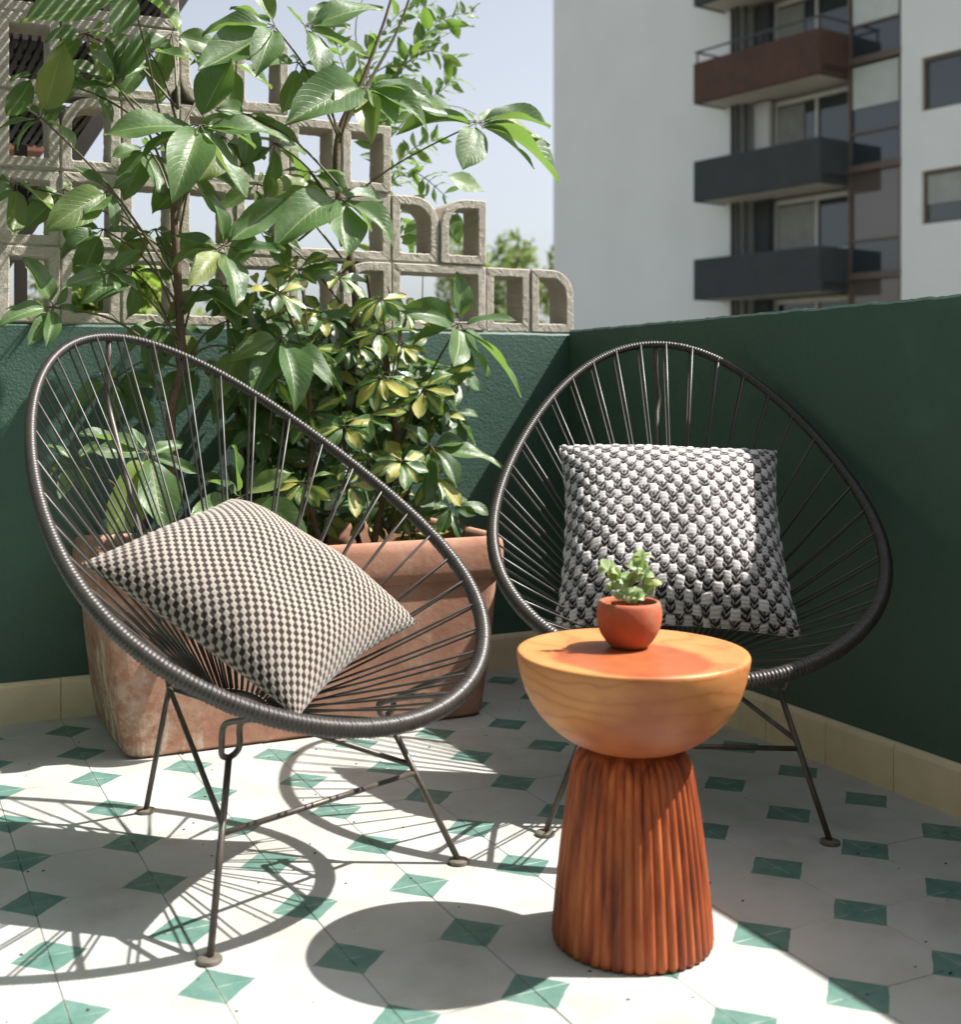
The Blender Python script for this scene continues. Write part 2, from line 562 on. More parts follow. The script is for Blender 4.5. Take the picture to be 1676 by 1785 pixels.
XW, YW = 1.100, 1.335                                            # inner faces of the right and back walls
slab = MB().box((-3.2, -3.2, -0.35), (XW, YW, -0.006))
floor = tag(obj('floor', slab.geo, M['grout']), kind='structure')
tile_v, tile_f = bevel_box((-0.09955, -0.09955, -0.0055), (0.09955, 0.09955, 0.0), 0.0008)
tile_me = make_mesh('tile', tile_v, tile_f, M['tile'])
OFF = 0.0
tiles = []
for i in range(-12, 6):
    for j in range(-13, 7):
        cx, cy = 0.2 * i + 0.1 + OFF, 0.2 * j + 0.1 + OFF
        if cx > XW + 0.05 or cy > YW + 0.05: continue
        d = (np.array([cx, cy, 0]) - CAM) @ FWD
        px = PPX + F_PX * ((np.array([cx, cy, 0]) - CAM) @ RIGHT) / d if d > 0.3 else 9999
        tiles.append((abs(px - 838) if d > 0.9 else 5000 + abs(cx) + abs(cy), cx, cy))
tiles.sort()
for k, (_, cx, cy) in enumerate(tiles[:296]):
    o = link('tile', tile_me, floor)
    o.location = (cx, cy, random.uniform(-0.0006, 0.0004))
    o.rotation_euler = (random.gauss(0, 0.0012), random.gauss(0, 0.0012), random.choice((0, 1, 2, 3)) * math.pi / 2)


def noisy_wall(x0, x1, ya, yb, z_of, rough_top, axis, mat, n=160, seed=1):
    """a wall sheet of real thickness whose top edge is slightly ragged; runs along `axis`"""
    rg = np.random.default_rng(seed)
    ts = np.linspace(0, 1, n)
    bumps = (np.convolve(rg.normal(0, 1, n + 8), np.ones(5) / 5, 'same')[4:-4] + 0.5 * rg.normal(0, 1, n) * (rg.random(n) > 0.4)) * rough_top
    V, Fc = [], []
    for k, t in enumerate(ts):
        s = x0 + (x1 - x0) * t
        zt = z_of(t) + bumps[k]
        for (c, z) in ((ya, -0.35), (ya, zt - 0.006), (ya + (yb - ya) * 0.04, zt), (yb, zt + 0.001), (yb, -0.35)):
            V.append((s, c, z) if axis == 'x' else (c, s, z))
    for k in range(n - 1):
        for q in range(5):
            a, b = k * 5 + q, k * 5 + (q + 1) % 5
            Fc.append((a, b, b + 5, a + 5) if axis == 'x' else (a, a + 5, b + 5, b))
    Fc.append((0, 1, 2, 3, 4)); Fc.append(tuple((n - 1) * 5 + q for q in (4, 3, 2, 1, 0)))
    return V, Fc


def skirting(a, b, axis, fixed, inward, parent, phase):
    """cream skirting tiles with a rounded top edge, laid one by one"""
    n = 0
    s = a
    edges = [a] + [x for x in np.arange(math.ceil((a - phase) / 0.2) * 0.2 + phase, b, 0.2) if a + 0.02 < x < b - 0.02] + [b]
    for s0, s1 in zip(edges[:-1], edges[1:]):
        prof = [(0.0, -0.002), (0.016, -0.002), (0.016, 0.090), (0.0135, 0.0975), (0.008, 0.1015), (0.0, 0.1015)]
        g0, g1 = s0 + 0.0008, s1 - 0.0008
        V = []
        for s in (g0, g1):
            for (o, z) in prof:
                c = fixed + inward * o
                V.append((s, c, z) if axis == 'x' else (c, s, z))
        m = len(prof)
        Fc = [(k, (k + 1) % m, (k + 1) % m + m, k + m) for k in range(m)] + [tuple(range(m))[::-1], tuple(range(m, 2 * m))]
        me = make_mesh('skirting_tile', V, Fc, M['skirting'])
        link('skirting_tile', me, parent)
        n += 1


bw = empty('back_wall', (0, 0, 0))
tag(bw, 'sunlit green stucco back wall with leaf shadows behind the planter and plants', 'wall')
obj('wall_panel', noisy_wall(-3.2, 1.32, YW, YW + 0.14, lambda t: 0.998, 0.0012, 'x', M['green'], 200, 2), M['green'], bw, smooth=False)
skirting(-1.4, XW - 0.017, 'x', YW, -1, bw, 0.0)
rw = empty('right_wall', (0, 0, 0))
tag(rw, 'shaded dark green parapet wall with a ragged top edge behind the right chair', 'wall')
obj('wall_panel', noisy_wall(-3.2, YW - 0.002, XW, XW + 0.13, lambda t: 1.055 - 0.047 * t, 0.0014, 'y', M['green'], 420, 3), M['green'], rw)
skirting(-1.6, YW - 0.001, 'y', XW, -1, rw, 0.01)

# unseen plain walls: house behind the camera, left one added to cut sky light
hw0 = tag(obj('unseen_wall', MB().box((-2.6, -3.2, -0.35), (-2.4, 1.3, 3.4)).geo, M['green']), 'unseen plain green wall added along the left side of the terrace to cut sky light', 'wall')
hw = tag(obj('unseen_wall', MB().box((-3.3, -3.5, -0.35), (1.1, -3.22, 3.2)).geo, M['green']), 'plain green house wall closing the terrace behind the viewer', 'wall')

# ------------------------------------------------------------------ screen wall of concrete blocks
BW, BH, BD, BT = 0.152, 0.1945, 0.105, 0.026
sw = empty('block_screen', (0, YW, 0.998))
tag(sw, 'stepped screen of hollow grey concrete blocks with rounded corners on top of the green wall', 'screen wall')


def block_mesh(w, h, kind, seed):
    rg = np.random.default_rng(seed)
    g = 0.0022
    x0, x1, z0, z1 = g, w - g, g, h - g
    Rb = 0.078
    rad = {'BL': 0.005, 'BR': 0.005, 'TR': 0.005, 'TL': 0.005}
    for k in kind.split():
        if k in rad: rad[k] = Rb

    def loop(x0, x1, z0, z1, rd, inner):
        pts = []
        nA, nE = 9, 12
        cs = [('BL', x0, z0, 180), ('BR', x1, z0, 270), ('TR', x1, z1, 0), ('TL', x0, z1, 90)]
        cor = []
        for nm, cx, cz, a0 in cs:
            r = rd[nm]
            ox = cx + r if nm in ('BL', 'TL') else cx - r
            oz = cz + r if nm in ('BL', 'BR') else cz - r
            cor.append([(ox + r * math.cos(R(a0 + 90 * t / (nA - 1))), oz + r * math.sin(R(a0 + 90 * t / (nA - 1)))) for t in range(nA)])
        for k in range(4):
            pts += cor[k]
            a, b = cor[k][-1], cor[(k + 1) % 4][0]
            for t in range(1, nE):
                pts.append((a[0] + (b[0] - a[0]) * t / nE, a[1] + (b[1] - a[1]) * t / nE))
        return np.array(pts)
    O = loop(x0, x1, z0, z1, rad, False)
    I = loop(x0 + BT, x1 - BT, z0 + BT, z1 - BT, {k: max(r - BT, 0.006) for k, r in rad.items()}, True)
    n = len(O)
    O += rg.normal(0, 0.0004, O.shape); I += rg.normal(0, 0.0006, I.shape)
    b = 0.0028
    cO = O + (I - O) * (b / BT); cI = I + (O - I) * (b / BT)
    rings = [(O, b), (cO, 0.0), ((O + I) / 2, 0.0), (cI, 0.0), (I, b), (I, BD * 0.5), (I, BD - b), (cI, BD), (cO, BD), (O, BD - b), (O, BD * 0.5)]
    V = []
    for (L, y) in rings:
        jy = rg.normal(0, 0.0004, n) if y in (0.0, b) else np.zeros(n)
        V += [(p[0], y + jy[i], p[1]) for i, p in enumerate(L)]
    m = len(rings)
    Fc = []
    for q in range(m):
        a, c = q * n, ((q + 1) % m) * n
        for i in range(n):
            k = (i + 1) % n
            Fc.append((a + i, a + k, c + k, c + i)[::-1])
    return V, Fc


XR = 1.122
# rows from the bottom; each row lists blocks from its right end leftwards (kind, width in modules)
rows = [
    [('TR', 1), ('', 1), ('', 2), ('TL', 1), ('TR', 1), ('', 1), ('', 1), ('', 1), ('', 1), ('', 1), ('TL', 1), ('', 1), ('', 1)],
    [None, None, ('TL', 1), ('TR', 1), ('', 2), ('', 1), ('', 1), ('', 1), ('', 1), ('', 1), ('', 1), ('', 1), ('', 1)],
    [None] * 4 + [('', 1), ('', 1), ('', 1), ('', 1), ('', 1), ('TL', 1), ('TR', 1), ('BR', 1), ('', 1), ('', 1)],
    [None] * 6 + [('', 1), ('BL', 1), ('BR', 2), ('', 1), ('TL', 1), ('', 1), ('', 1)],
    [None] * 8 + [('', 1), ('TR', 1), ('', 1), ('TL', 1), ('', 1), ('', 1)],
    [None] * 9 + [('BR', 1), ('', 1), ('', 1), ('', 1)],
]
M['mortar'] = simple('pale_mortar', (0.42, 0.39, 0.34), 0.95, var=0.25, scale=40, bump=0.5)
for ri, row in enumerate(rows):
    skip = sum(BW for b in row if b is None)
    span = sum(BW * b[1] for b in row if b)
    zb = 0.001 + ri * (BH + 0.0005)
    obj('mortar_bed', MB().box((XR - skip - span, 0.0085, zb - 0.0028), (XR - skip - 0.012, BD - 0.004, zb + 0.0028)).geo, M['mortar'], sw)
bseed = 11
for ri, row in enumerate(rows):
    x = XR
    for b in row:
        if b is None:
            x -= BW
            continue
        kind, wm = b
        x -= BW * wm
        bseed += 1
        rb_ = ri * (BH + 0.0005)
        if x > -1.1: obj('mortar_joint', MB().box((x - 0.0028, 0.0095, rb_ + 0.004), (x + 0.0028, BD - 0.006, rb_ + (BH - 0.004 if not kind else BH - 0.09))).geo, M['mortar'], sw)
        me = make_mesh('concrete_block', *block_mesh(BW * wm, BH, kind, bseed), M['concrete'])
        o = link('concrete_block', me, sw)
        o.location = (x, 0.004 + random.uniform(-0.004, 0.004), 0.001 + ri * (BH + 0.0005) + random.uniform(-.0004, .0004))
        o.rotation_euler = (0, random.gauss(0, 0.002), random.gauss(0, 0.004))

# ------------------------------------------------------------------ steel stair beyond the screen, slatted canopy above
st = empty('steel_staircase', (0, 1.9, 0))
tag(st, 'dark steel staircase with open grating treads rising behind the concrete blocks at upper left', 'staircase')
PA, PB = on_y(271, 63, 1.85), on_y(42, 406, 1.85)
sd = (PA - PB) / np.linalg.norm(PA - PB)
P0, P1 = PB - sd * 1.0, PA + sd * 0.55
for yy in (0.0, 0.62):
    nrm = np.array([-sd[2], 0, sd[0]]) * 0.022
    V = []
    for yo in (0.0, 0.03):
        for P, sg in ((P0, -1), (P1, -1), (P1, 1), (P0, 1)):
            q = P + nrm * sg
            V.append((q[0], yy - 0.05 + yo, q[2]))
    obj('stringer', (V, [(0, 1, 2, 3), (7, 6, 5, 4), (0, 4, 5, 1), (1, 5, 6, 2), (2, 6, 7, 3), (3, 7, 4, 0)]), M['stair'], st)
rise = 0.205
nz = int((P1[2] - P0[2]) / rise)
tread = MB()
for k in range(24):
    xx = -0.60 + k * 0.026
    tread.box((xx, -0.02, -0.014), (xx + 0.015, 0.57, 0.010))
for yy in (0.02, 0.16, 0.30, 0.44, 0.54):
    tread.box((-0.602, yy, -0.012), (0.024, yy + 0.008, 0.006))
tread_me = make_mesh('tread', *tread.geo, M['stair'])
for k in range(nz + 1):
    z = P0[2] + k * rise
    f = (z - P0[2]) / (P1[2] - P0[2])
    o = link('tread', tread_me, st)
    o.location = (P0[0] + (P1[0] - P0[0]) * f - 0.02, 0.0, z)
for (px, py) in ((36, 545), (36, 420)):
    pass
pt = on_y(36, 500, 1.95)
obj('post', MB().box((pt[0] - 0.017, 0.03, -1.0), (pt[0] + 0.017, 0.07, pt[2] + 0.42)).geo, M['stair'], st)

cn = empty('slatted_canopy', (0.06, 1.0, 2.08))
tag(cn, 'slatted canopy overhead that casts fine stripes on the upper blocks', 'canopy')
sl = MB()
for k in range(66):
    sl.box((-0.0115 - k * 0.0215, -0.45, 0.0), (-0.0005 - k * 0.0215, 0.30, 0.008))
tag(obj('slat', sl.geo, M['slat'], cn), kind='stuff')
for yy in (-0.47, 0.30):
    obj('beam', MB().box((-1.45, yy, -0.05), (0.0, yy + 0.02, 0.02)).geo, M['slat'], cn)

# ------------------------------------------------------------------ apartment building far behind
BB = at(1429.6, 238, 31.5)
bt = np.array([-0.1622, 0.9868, 0.0])
bn = np.array([0.9868, 0.1622, 0.0])                               # away from the viewer
ab = empty('apartment_building', (BB[0], BB[1], 0))
tag(ab, 'tall pale apartment block with dark and brown balconies and large windows', 'building')


def fb(mb, t0, t1, o0, o1, z0, z1):
    """box in facade coordinates: along the facade, depth behind the balcony fronts, height"""
    V = []
    for z in (z0, z1):
        for (t, o) in ((t0, o0), (t1, o0), (t1, o1), (t0, o1)):
            p = bt * t + bn * o
            V.append((p[0], p[1], z))
    return mb.add(V, [(0, 1, 2, 3), (7, 6, 5, 4), (0, 4, 5, 1), (1, 5, 6, 2), (2, 6, 7, 3), (3, 7, 4, 0)])


def bpart(name, mat, *boxes, parent=None):
    mb = MB()
    for b in boxes: fb(mb, *b)
    o = obj(name, mb.geo, M[mat], parent or ab)
    return o


FO = 1.2
Z0, Z1 = -9.0, 26.0
bpart('wall', 'facade', (4.08, 12.11, FO, FO + 9, Z0, Z1))
# near wall with window openings, built from piers and spandrels
sills = [4.76 + 2.8 * k for k in range(0, 5)]
bpart('wall', 'facade', (-2.12, -1.55, FO, FO + 0.3, Z0, Z1), (-12, -4.9, FO, FO + 0.3, Z0, Z1))
prev = Z0
for s in sills:
    bpart('spandrel', 'facade', (-4.9, -2.12, FO, FO + 0.3, prev, s))
    prev = s + 1.32
bpart('spandrel', 'facade', (-4.9, -2.12, FO, FO + 0.3, prev, Z1))
for k, s in enumerate(sills):
    w = bpart('window', 'brownframe', (-4.9, -2.12, FO + 0.10, FO + 0.16, s, s + 0.07), (-4.9, -2.12, FO + 0.10, FO + 0.16, s + 1.23, s + 1.32),
              (-2.19, -2.12, FO + 0.10, FO + 0.16, s + 0.07, s + 1.23), (-4.9, -4.83, FO + 0.10, FO + 0.16, s + 0.07, s + 1.23), (-3.55, -3.48, FO + 0.10, FO + 0.16, s + 0.07, s + 1.23))
    bpart('pane', 'glass', (-4.83, -2.19, FO + 0.17, FO + 0.19, s + 0.07, s + 1.23), parent=w)
    if k == 0: bpart('blind', 'curtain', (-4.8, -2.2, FO + 0.155, FO + 0.165, s + 0.5, s + 1.22), parent=w)
# the recessed strip with balcony doors and the glazed bay
bpart('core_wall', 'facade', (-12, 4.07, FO + 2.4, FO + 9, Z0, Z1))
for k in range(-2, 5):
    zf = 6.10 + 2.8 * k
    bpart('floor_slab', 'soffit', (0.0, 4.0, 0.14, FO + 2.4, zf - 0.02, zf + 0.16))
    bpart('slab_edge', 'brownframe', (-1.55, 0.0, FO - 0.06, FO + 2.4, zf + 0.22, zf + 0.40))
    pm = 'brownpar' if k == 1 else 'darkpar'
    b = bpart('balcony', pm, (0.0, 4.4, 0.0, 0.13, zf - 0.1, zf + 1.06), (0.0, 0.13, 0.13, FO + 0.05, zf - 0.1, zf + 1.06), (4.27, 4.4, 0.13, FO, zf - 0.1, zf + 1.06))
    bpart('soffit_panel', 'soffit', (0.14, 4.26, 0.14, FO - 0.01, zf - 0.09, zf - 0.03), parent=b)
    if k == 1:
        bpart('railing', 'pipe', (0.0, 4.4, 0.05, 0.09, zf + 1.36, zf + 1.41), (0.02, 0.06, 0.1, FO, zf + 1.36, zf + 1.41), (4.34, 4.38, 0.1, FO, zf + 1.36, zf + 1.41),
              (4.3, 4.34, 0.05, 0.09, zf + 1.06, zf + 1.36), (2.0, 2.04, 0.05, 0.09, zf + 1.06, zf + 1.36), (0.04, 0.08, 0.05, 0.09, zf + 1.06, zf + 1.36), parent=b)
    side = 'frame' if k == 0 else 'darkpar'
    bpart('side_panel', side, (2.9, 3.45, FO + 0.25, FO + 0.4, zf + 0.16, zf + 2.7))
    # sliding doors
    d = bpart('balcony_door', 'frame', (1.42, 1.50, FO + 0.5, FO + 0.56, zf + 0.16, zf + 2.55), (2.82, 2.9, FO + 0.5, FO + 0.56, zf + 0.16, zf + 2.55), (0.0, 0.07, FO + 0.02, FO + 0.08, zf + 0.16, zf + 2.68),
              (0.1, 1.42, FO + 0.5, FO + 0.56, zf + 1.12, zf + 1.19), (0.07, 2.9, FO + 0.5, FO + 0.56, zf + 2.55, zf + 2.68))
    bpart('pane', 'glass', (0.05, 1.42, FO + 0.57, FO + 0.6, zf + 0.16, zf + 2.55), parent=d)
    bpart('pane', 'glass', (1.5, 2.82, FO + 0.57, FO + 0.6, zf + 0.16, zf + 2.55), parent=d)
    if k in (0, -1, 1):
        cu = MB()
        n = 26
        a0, a1 = (1.9, 2.8) if k != -1 else (1.52, 2.8)
        V, Fc = [], []
        for i in range(n * 3 + 1):
            t = a0 + (a1 - a0) * i / (n * 3)
            p = bt * t + bn * (FO + 0.545 + 0.012 * math.sin(i * 2.1))
            V += [(p[0], p[1], zf + 0.2), (p[0], p[1], zf + 2.5)]
            if i: Fc.append((2 * i - 2, 2 * i, 2 * i + 1, 2 * i - 1))
        obj('curtain', (V, Fc), M['curtain'], d)
    # glazed bay beside the balcony
    gz = bpart('bay_window', 'brownframe', (-1.55, -1.49, FO, FO + 0.08, zf + 0.40, zf + 3.0), (-0.03, 0.03, FO - 0.03, FO + 0.06, zf + 0.40, zf + 3.0), (-1.49, -0.03, FO + 0.01, FO + 0.06, zf + 1.2, zf + 1.26))
    bpart('pane', 'glass', (-1.49, -0.03, FO + 0.07, FO + 0.09, zf + 0.40, zf + 1.2), parent=gz)
    bpart('pane', 'glass' if k >= 0 else 'bronzeglass', (-1.49, -0.03, FO + 0.07, FO + 0.09, zf + 1.26, zf + 3.0), parent=gz)
    if k >= 0:
        h0 = zf + (1.9 if k == 0 else 1.3)
        sl_ = []
        z = zf + 2.95
        while z > h0:
            sl_.append((-1.45, -0.08, FO + 0.035, FO + 0.055, z - 0.075, z))
            z -= 0.09 if k == 0 else 0.078
        bpart('blind', 'blind', *sl_, parent=gz)
for t in (3.55, 3.75, 3.95):
    obj('downpipe', tube([(bt * t + bn * (FO - 0.1 + 0.12 * (t < 3.7))) + np.array([0, 0, Z0]), (bt * t + bn * (FO - 0.1 + 0.12 * (t < 3.7))) + np.array([0, 0, Z1])], 0.055, 8), M['pipe'], ab)

# a rust red wall piece and a pale house far beyond the screen at left
q0, q1 = on_y(-60, 230, 4.6), on_y(78, 0, 4.6)
rh = empty('red_house', (q0[0], 4.6, -9))
tag(rh, 'rust red rendered house glimpsed between the stair treads at far left', 'building')
zr = on_y(40, 262, 4.6)[2] + 9
obj('wall', MB().box((-2.5, 0, zr), (q1[0] - q0[0], 3.0, 11.6)).geo, M['rust'], rh)
obj('post', MB().box((-2.3, 0.1, 0), (-2.0, 0.4, zr)).geo, M['rust'], rh)
obj('post', MB().box((-2.3, 2.5, 0), (-2.0, 2.8, zr)).geo, M['rust'], rh)
obj('post', MB().box((-1.0, 2.6, 0), (-0.7, 2.9, zr)).geo, M['rust'], rh)
obj('cornice', MB().box((-2.5, -0.06, 11.6), (q1[0] - q0[0] + 0.06, 3.0, 11.72)).geo, M['rust'], rh)
hp = on_y(-30, 560, 16)
ph = empty('pale_house', (hp[0], 16, -9))
tag(ph, 'low pale house with grey window frames seen through the lowest blocks at left', 'building')
obj('wall', MB().box((-2, 0, 0), (1.75, 5, 10.9)).geo, M['facade'], ph)
obj('roof', MB().box((-2.1, -0.2, 10.9), (1.85, 5.1, 11.05)).geo, M['soffit'], ph)
for zz in (9.2,):
    f = obj('window', MB().box((0.55, -0.06, zz), (1.35, -0.005, zz + 1.2)).geo, M['pipe'], ph)
    obj('pane', MB().box((0.62, -0.075, zz + 0.08), (0.92, -0.062, zz + 1.1)).geo, M['glass'], f)
    obj('pane', MB().box((0.97, -0.075, zz + 0.08), (1.28, -0.062, zz + 1.1)).geo, M['glass'], f)


# ------------------------------------------------------------------ trees and shrubs beyond the wall
def crown_geo(clumps, n, size, seed):
    rg = np.random.default_rng(seed)
    V, Fc, UV = [], [], []
    tot = sum(c[3] ** 2 for c in clumps)
    for (x, y, z, r) in clumps:
        for _ in range(int(n * r * r / tot)):
            d = rg.normal(0, 1, 3); d /= np.linalg.norm(d)
            p = np.array([x, y, z]) + d * r * rg.uniform(0.35, 1.0) ** 0.6
            a = rg.normal(0, 1, 3); a /= np.linalg.norm(a)
            b = np.cross(a, rg.normal(0, 1, 3)); b /= np.linalg.norm(b)
            s = size * rg.uniform(0.6, 1.4)
            k = len(V)
            V += [p - a * s, p + b * s * 0.42, p + a * s, p - b * s * 0.42]
            UV += [(0, .5), (.5, 1), (1, .5), (.5, 0)]
            Fc.append((k, k + 1, k + 2, k + 3))
    return V, Fc, UV


def tree(name, base, clumps, n, size, seed, mat, label, cat='tree', trunk_r=0.12, group=None):
    t = empty(name, base)
    tag(t, label, cat, group)
    V, Fc, UV = crown_geo(clumps, n, size, seed)
    obj('crown', (V, Fc), mat, t, uv=UV)
    top = max(clumps, key=lambda c: c[2])
    mb = MB()
    mid = np.mean(np.array([c[:3] for c in clumps]), axis=0)
    mb.tube([(0, 0, 0), (mid[0] * .3, mid[1] * .3, mid[2] * 0.45), (mid[0], mid[1], mid[2] * 0.85)], [trunk_r, trunk_r * .8, trunk_r * .55], 8)
    for c in clumps:
        mb.tube([(mid[0] * .6, mid[1] * .6, mid[2] * 0.66), (c[0] * .7, c[1] * .7, (mid[2] * .66 + c[2]) / 2), c[:3]], [trunk_r * .45, trunk_r * .3, trunk_r * .08], 6)
    obj('trunk', mb.geo, M['bark'], t, smooth=True)
    return t


M['treeleaf'] = mat_leaf('olive_tree_leaf', (0.10, 0.115, 0.030), (0.18, 0.20, 0.065), (0.20, 0.22, 0.09), 0.35, 0.5)
M['shrubleaf'] = mat_leaf('yellow_green_leaf', (0.10, 0.16, 0.02), (0.30, 0.33, 0.05), (0.28, 0.32, 0.08), 0.45, 0.5)

b0 = at(905, 667, 52.0)
cl = []
rg = np.random.default_rng(5)
for k in range(36):
    a = rg.uniform(-5.0, 2.6)
    cl.append((a, rg.uniform(-2.2, 2.2), 9 + rg.uniform(-2.0, 6.3) + 1.0 * (1 - abs(a + 0.6) / 2.5), rg.uniform(0.9, 1.6)))
tree('street_tree', (b0[0], b0[1], -9), cl, 15000, 0.17, 3, M['treeleaf'], 'olive green street tree far behind the lowest blocks beside the tall pale building', trunk_r=0.3)
b1 = at(420, 667, 22.0)
cl = [(rg.uniform(-3.4, 3.2), rg.uniform(-1, 1), 9 + rg.uniform(-0.6, 2.0), rg.uniform(0.5, 0.9)) for k in range(26)]
tree('street_tree', (b1[0], b1[1], -9), cl, 9000, 0.10, 4, M['treeleaf'], 'wide hazy tree far off behind the middle of the block screen')
b2 = at(150, 667, 14.0)
cl = [(rg.uniform(-1.1, 0.9), rg.uniform(-1, 1), 9 + rg.uniform(-1.2, 2.3), rg.uniform(0.3, 0.6)) for k in range(16)]
tree('street_tree', (b2[0], b2[1], -9), cl, 6000, 0.07, 6, M['treeleaf'], 'leafy tree seen through the left blocks behind the stair')

# palm
pb = at(235, 667, 17.0)
pm = empty('palm_tree', (pb[0], pb[1], -9))
tag(pm, 'distant palm with drooping fronds seen through the blocks at left', 'tree')
obj('trunk', tube([(0, 0, 0), (0.1, 0, 5), (0.0, 0, 11.6)], [0.2, 0.16, 0.12], 8), M['bark'], pm, smooth=True)
for k in range(18):
    a = k * 2.4
    el = rg.uniform(-0.5, 1.0)
    mb = MB()
    prev = None
    pts = [np.array([math.cos(a) * s * 0.9, math.sin(a) * s * 0.9, 11.6 + el * s - 0.75 * s * s]) for s in np.linspace(0, 1.1, 8)]
    for i in range(1, 8):
        side = np.array([-math.sin(a), math.cos(a), 0])
        for sg in (-1, 1):
            for h in (0, .5):
                b = pts[i - 1] + (pts[i] - pts[i - 1]) * h
                e = b + side * sg * 0.26 + (pts[i] - pts[i - 1]) * 0.9 - np.array([0, 0, .1])
                mb.add([b, b + (pts[i] - pts[i - 1]) * 0.25, e], [(0, 1, 2)])
    obj('frond', mb.geo, M['treeleaf'], pm)

# yellow green shrub just beyond the wall, low left
sb = on_y(215, 545, 3.1)
cl = []
for k in range(12):
    p = on_y(rg.uniform(125, 300), rg.uniform(478, 600), 3.1 + rg.uniform(-.3, .3)) - np.array([sb[0], sb[1], -9 + 9])
    cl.append((p[0], p[1], p[2] + 9.0, 0.10))
tree('garden_tree', (sb[0], sb[1], -9), cl, 420, 0.07, 8, M['shrubleaf'], 'yellow green leafy tree just beyond the wall behind the lowest blocks at left', trunk_r=0.06)


# ------------------------------------------------------------------ leaves
def leaf_mesh(name, mat, ratio, fold, arch, wave, seed, shape='oval', nl=12, nw=6):
    rg = np.random.default_rng(seed)
    V, Fc, UV = [], [], []
    for i in range(nl + 1):
        t = i / nl
        if shape == 'oval':
            w = math.sin(math.pi * t ** 0.86) ** 0.72 if 0 < t < 1 else 0.0
            if t > 0.9: w = min(w, (1 - t) / 0.1 * 0.30 + 0.02)
        elif shape == 'obovate':
            w = (math.sin(math.pi * t ** 1.25)) ** 0.75 if 0 < t < 1 else 0.0
        else:
            w = math.sin(math.pi * t ** 0.8) ** 0.95 if 0 < t < 1 else 0.0
        w = max(w, 0.015) * ratio * 0.5
        for j in range(nw + 1):
            s = 2 * j / nw - 1
            ww = w * (1 + 0.035 * math.sin(9 * t + 2 * (s > 0) + seed))
            y = s * ww
            z = arch * 4 * t * (1 - t) + fold * abs(s) * w * 2 * 0.5 - 0.10 * w * (s * s) + wave * math.sin(t * 8 + seed + s * 1.3) * abs(s) * 0.03 + wave * 0.02 * math.sin(3 * t + seed)
            V.append((t, y, z))
            UV.append((t, 0.5 + 0.5 * s))
    n = nw + 1
    for i in range(nl):
        for j in range(nw):
            a = i * n + j
            Fc.append((a, a + n, a + n + 1, a + 1))
    return make_mesh(name, V, Fc, mat, True, uv=UV)


BIG = [leaf_mesh('leaf', M['leaf'], 0.47 + 0.035 * (k % 3), 0.35 + 0.12 * (k % 4), [0.05, 0.10, 0.02, 0.13, 0.08, 0.0, -0.04, 0.06][k], 1.0 + 0.4 * (k % 3), k) for k in range(8)]
VAR = [leaf_mesh('leaf', M['varleaf'], 0.40 + 0.03 * (k % 3), 0.4, [0.05, 0.11, 0.0, 0.08, -0.04, 0.03][k], 1.2, 20 + k, 'obovate', 8, 4) for k in range(6)]
THIN = [leaf_mesh('leaf', M['thinleaf'], 0.36 + 0.04 * (k % 3), 0.3, [0.04, 0.1, 0.0, 0.07][k], 1.0, 40 + k, 'lance', 6, 4) for k in range(4)]
SMALL = [leaf_mesh('leaf', M['paleleaf'], 0.8 + 0.1 * k, 0.2, 0.12 * k - 0.06, 1.5, 60 + k, 'oval', 6, 4) for k in range(3)]


def place_leaf(meshes, base, tip, parent, org, normal=None, width=1.0, roll=0.0, name='leaf'):
    base, tip = np.asarray(base, float), np.asarray(tip, float)
    ax = tip - base
    L = np.linalg.norm(ax)
    ax /= L
    nn = np.array([0, 0, 1.0]) * 0.75 - FWD * 0.75 + SUN_TO * 0.25 if normal is None else np.asarray(normal, float)
    nn = nn - ax * (nn @ ax)
    if np.linalg.norm(nn) < 0.05: nn = np.cross(ax, RIGHT)
    nn /= np.linalg.norm(nn)
    sd_ = np.cross(nn, ax)
    c, s = math.cos(roll), math.sin(roll)
    nn, sd_ = nn * c + sd_ * s, sd_ * c - nn * s
    o = link(name, random.choice(meshes), parent)
    b = base - org
    m = Matrix(((ax[0] * L, sd_[0] * L * width, nn[0] * L, b[0]), (ax[1] * L, sd_[1] * L * width, nn[1] * L, b[1]), (ax[2] * L, sd_[2] * L * width, nn[2] * L, b[2]), (0, 0, 0, 1)))
    o.matrix_local = m
    return o


PLY = 1.06                                                         # the row of plants, mid planter
big_org = np.array([-0.02, PLY, 0.40])
um = empty('umbrella_tree', big_org)
tag(um, 'tall umbrella tree with large glossy drooping leaflets growing from the terracotta planter', 'plant')


def stem(pts, radii, mat, parent, org, name='stem', n=8):
    P = [np.asarray(p) - org for p in pts]
    # smooth the polyline
    P = np.array(P)
    ts = np.linspace(0, len(P) - 1, max(2, (len(P) - 1) * 5 + 1))
    idx = np.arange(len(P))

    def cat(a):
        out = []
        for t in ts:
            i = min(int(t), len(a) - 2); u = t - i
            p0, p1, p2, p3 = a[max(i - 1, 0)], a[i], a[i + 1], a[min(i + 2, len(a) - 1)]
            out.append(0.5 * ((2 * p1) + (-p0 + p2) * u + (2 * p0 - 5 * p1 + 4 * p2 - p3) * u * u + (-p0 + 3 * p1 - 3 * p2 + p3) * u ** 3))
        return np.array(out)
    Q = cat(P)
    rr = np.interp(ts, idx, radii)
    return obj(name, tube(Q, rr, n), mat, parent, smooth=True)


def pxy(lst, Y=PLY):
    return [on_y(x, y, Y if len(q) == 0 else q[0]) for (x, y, *q) in lst]


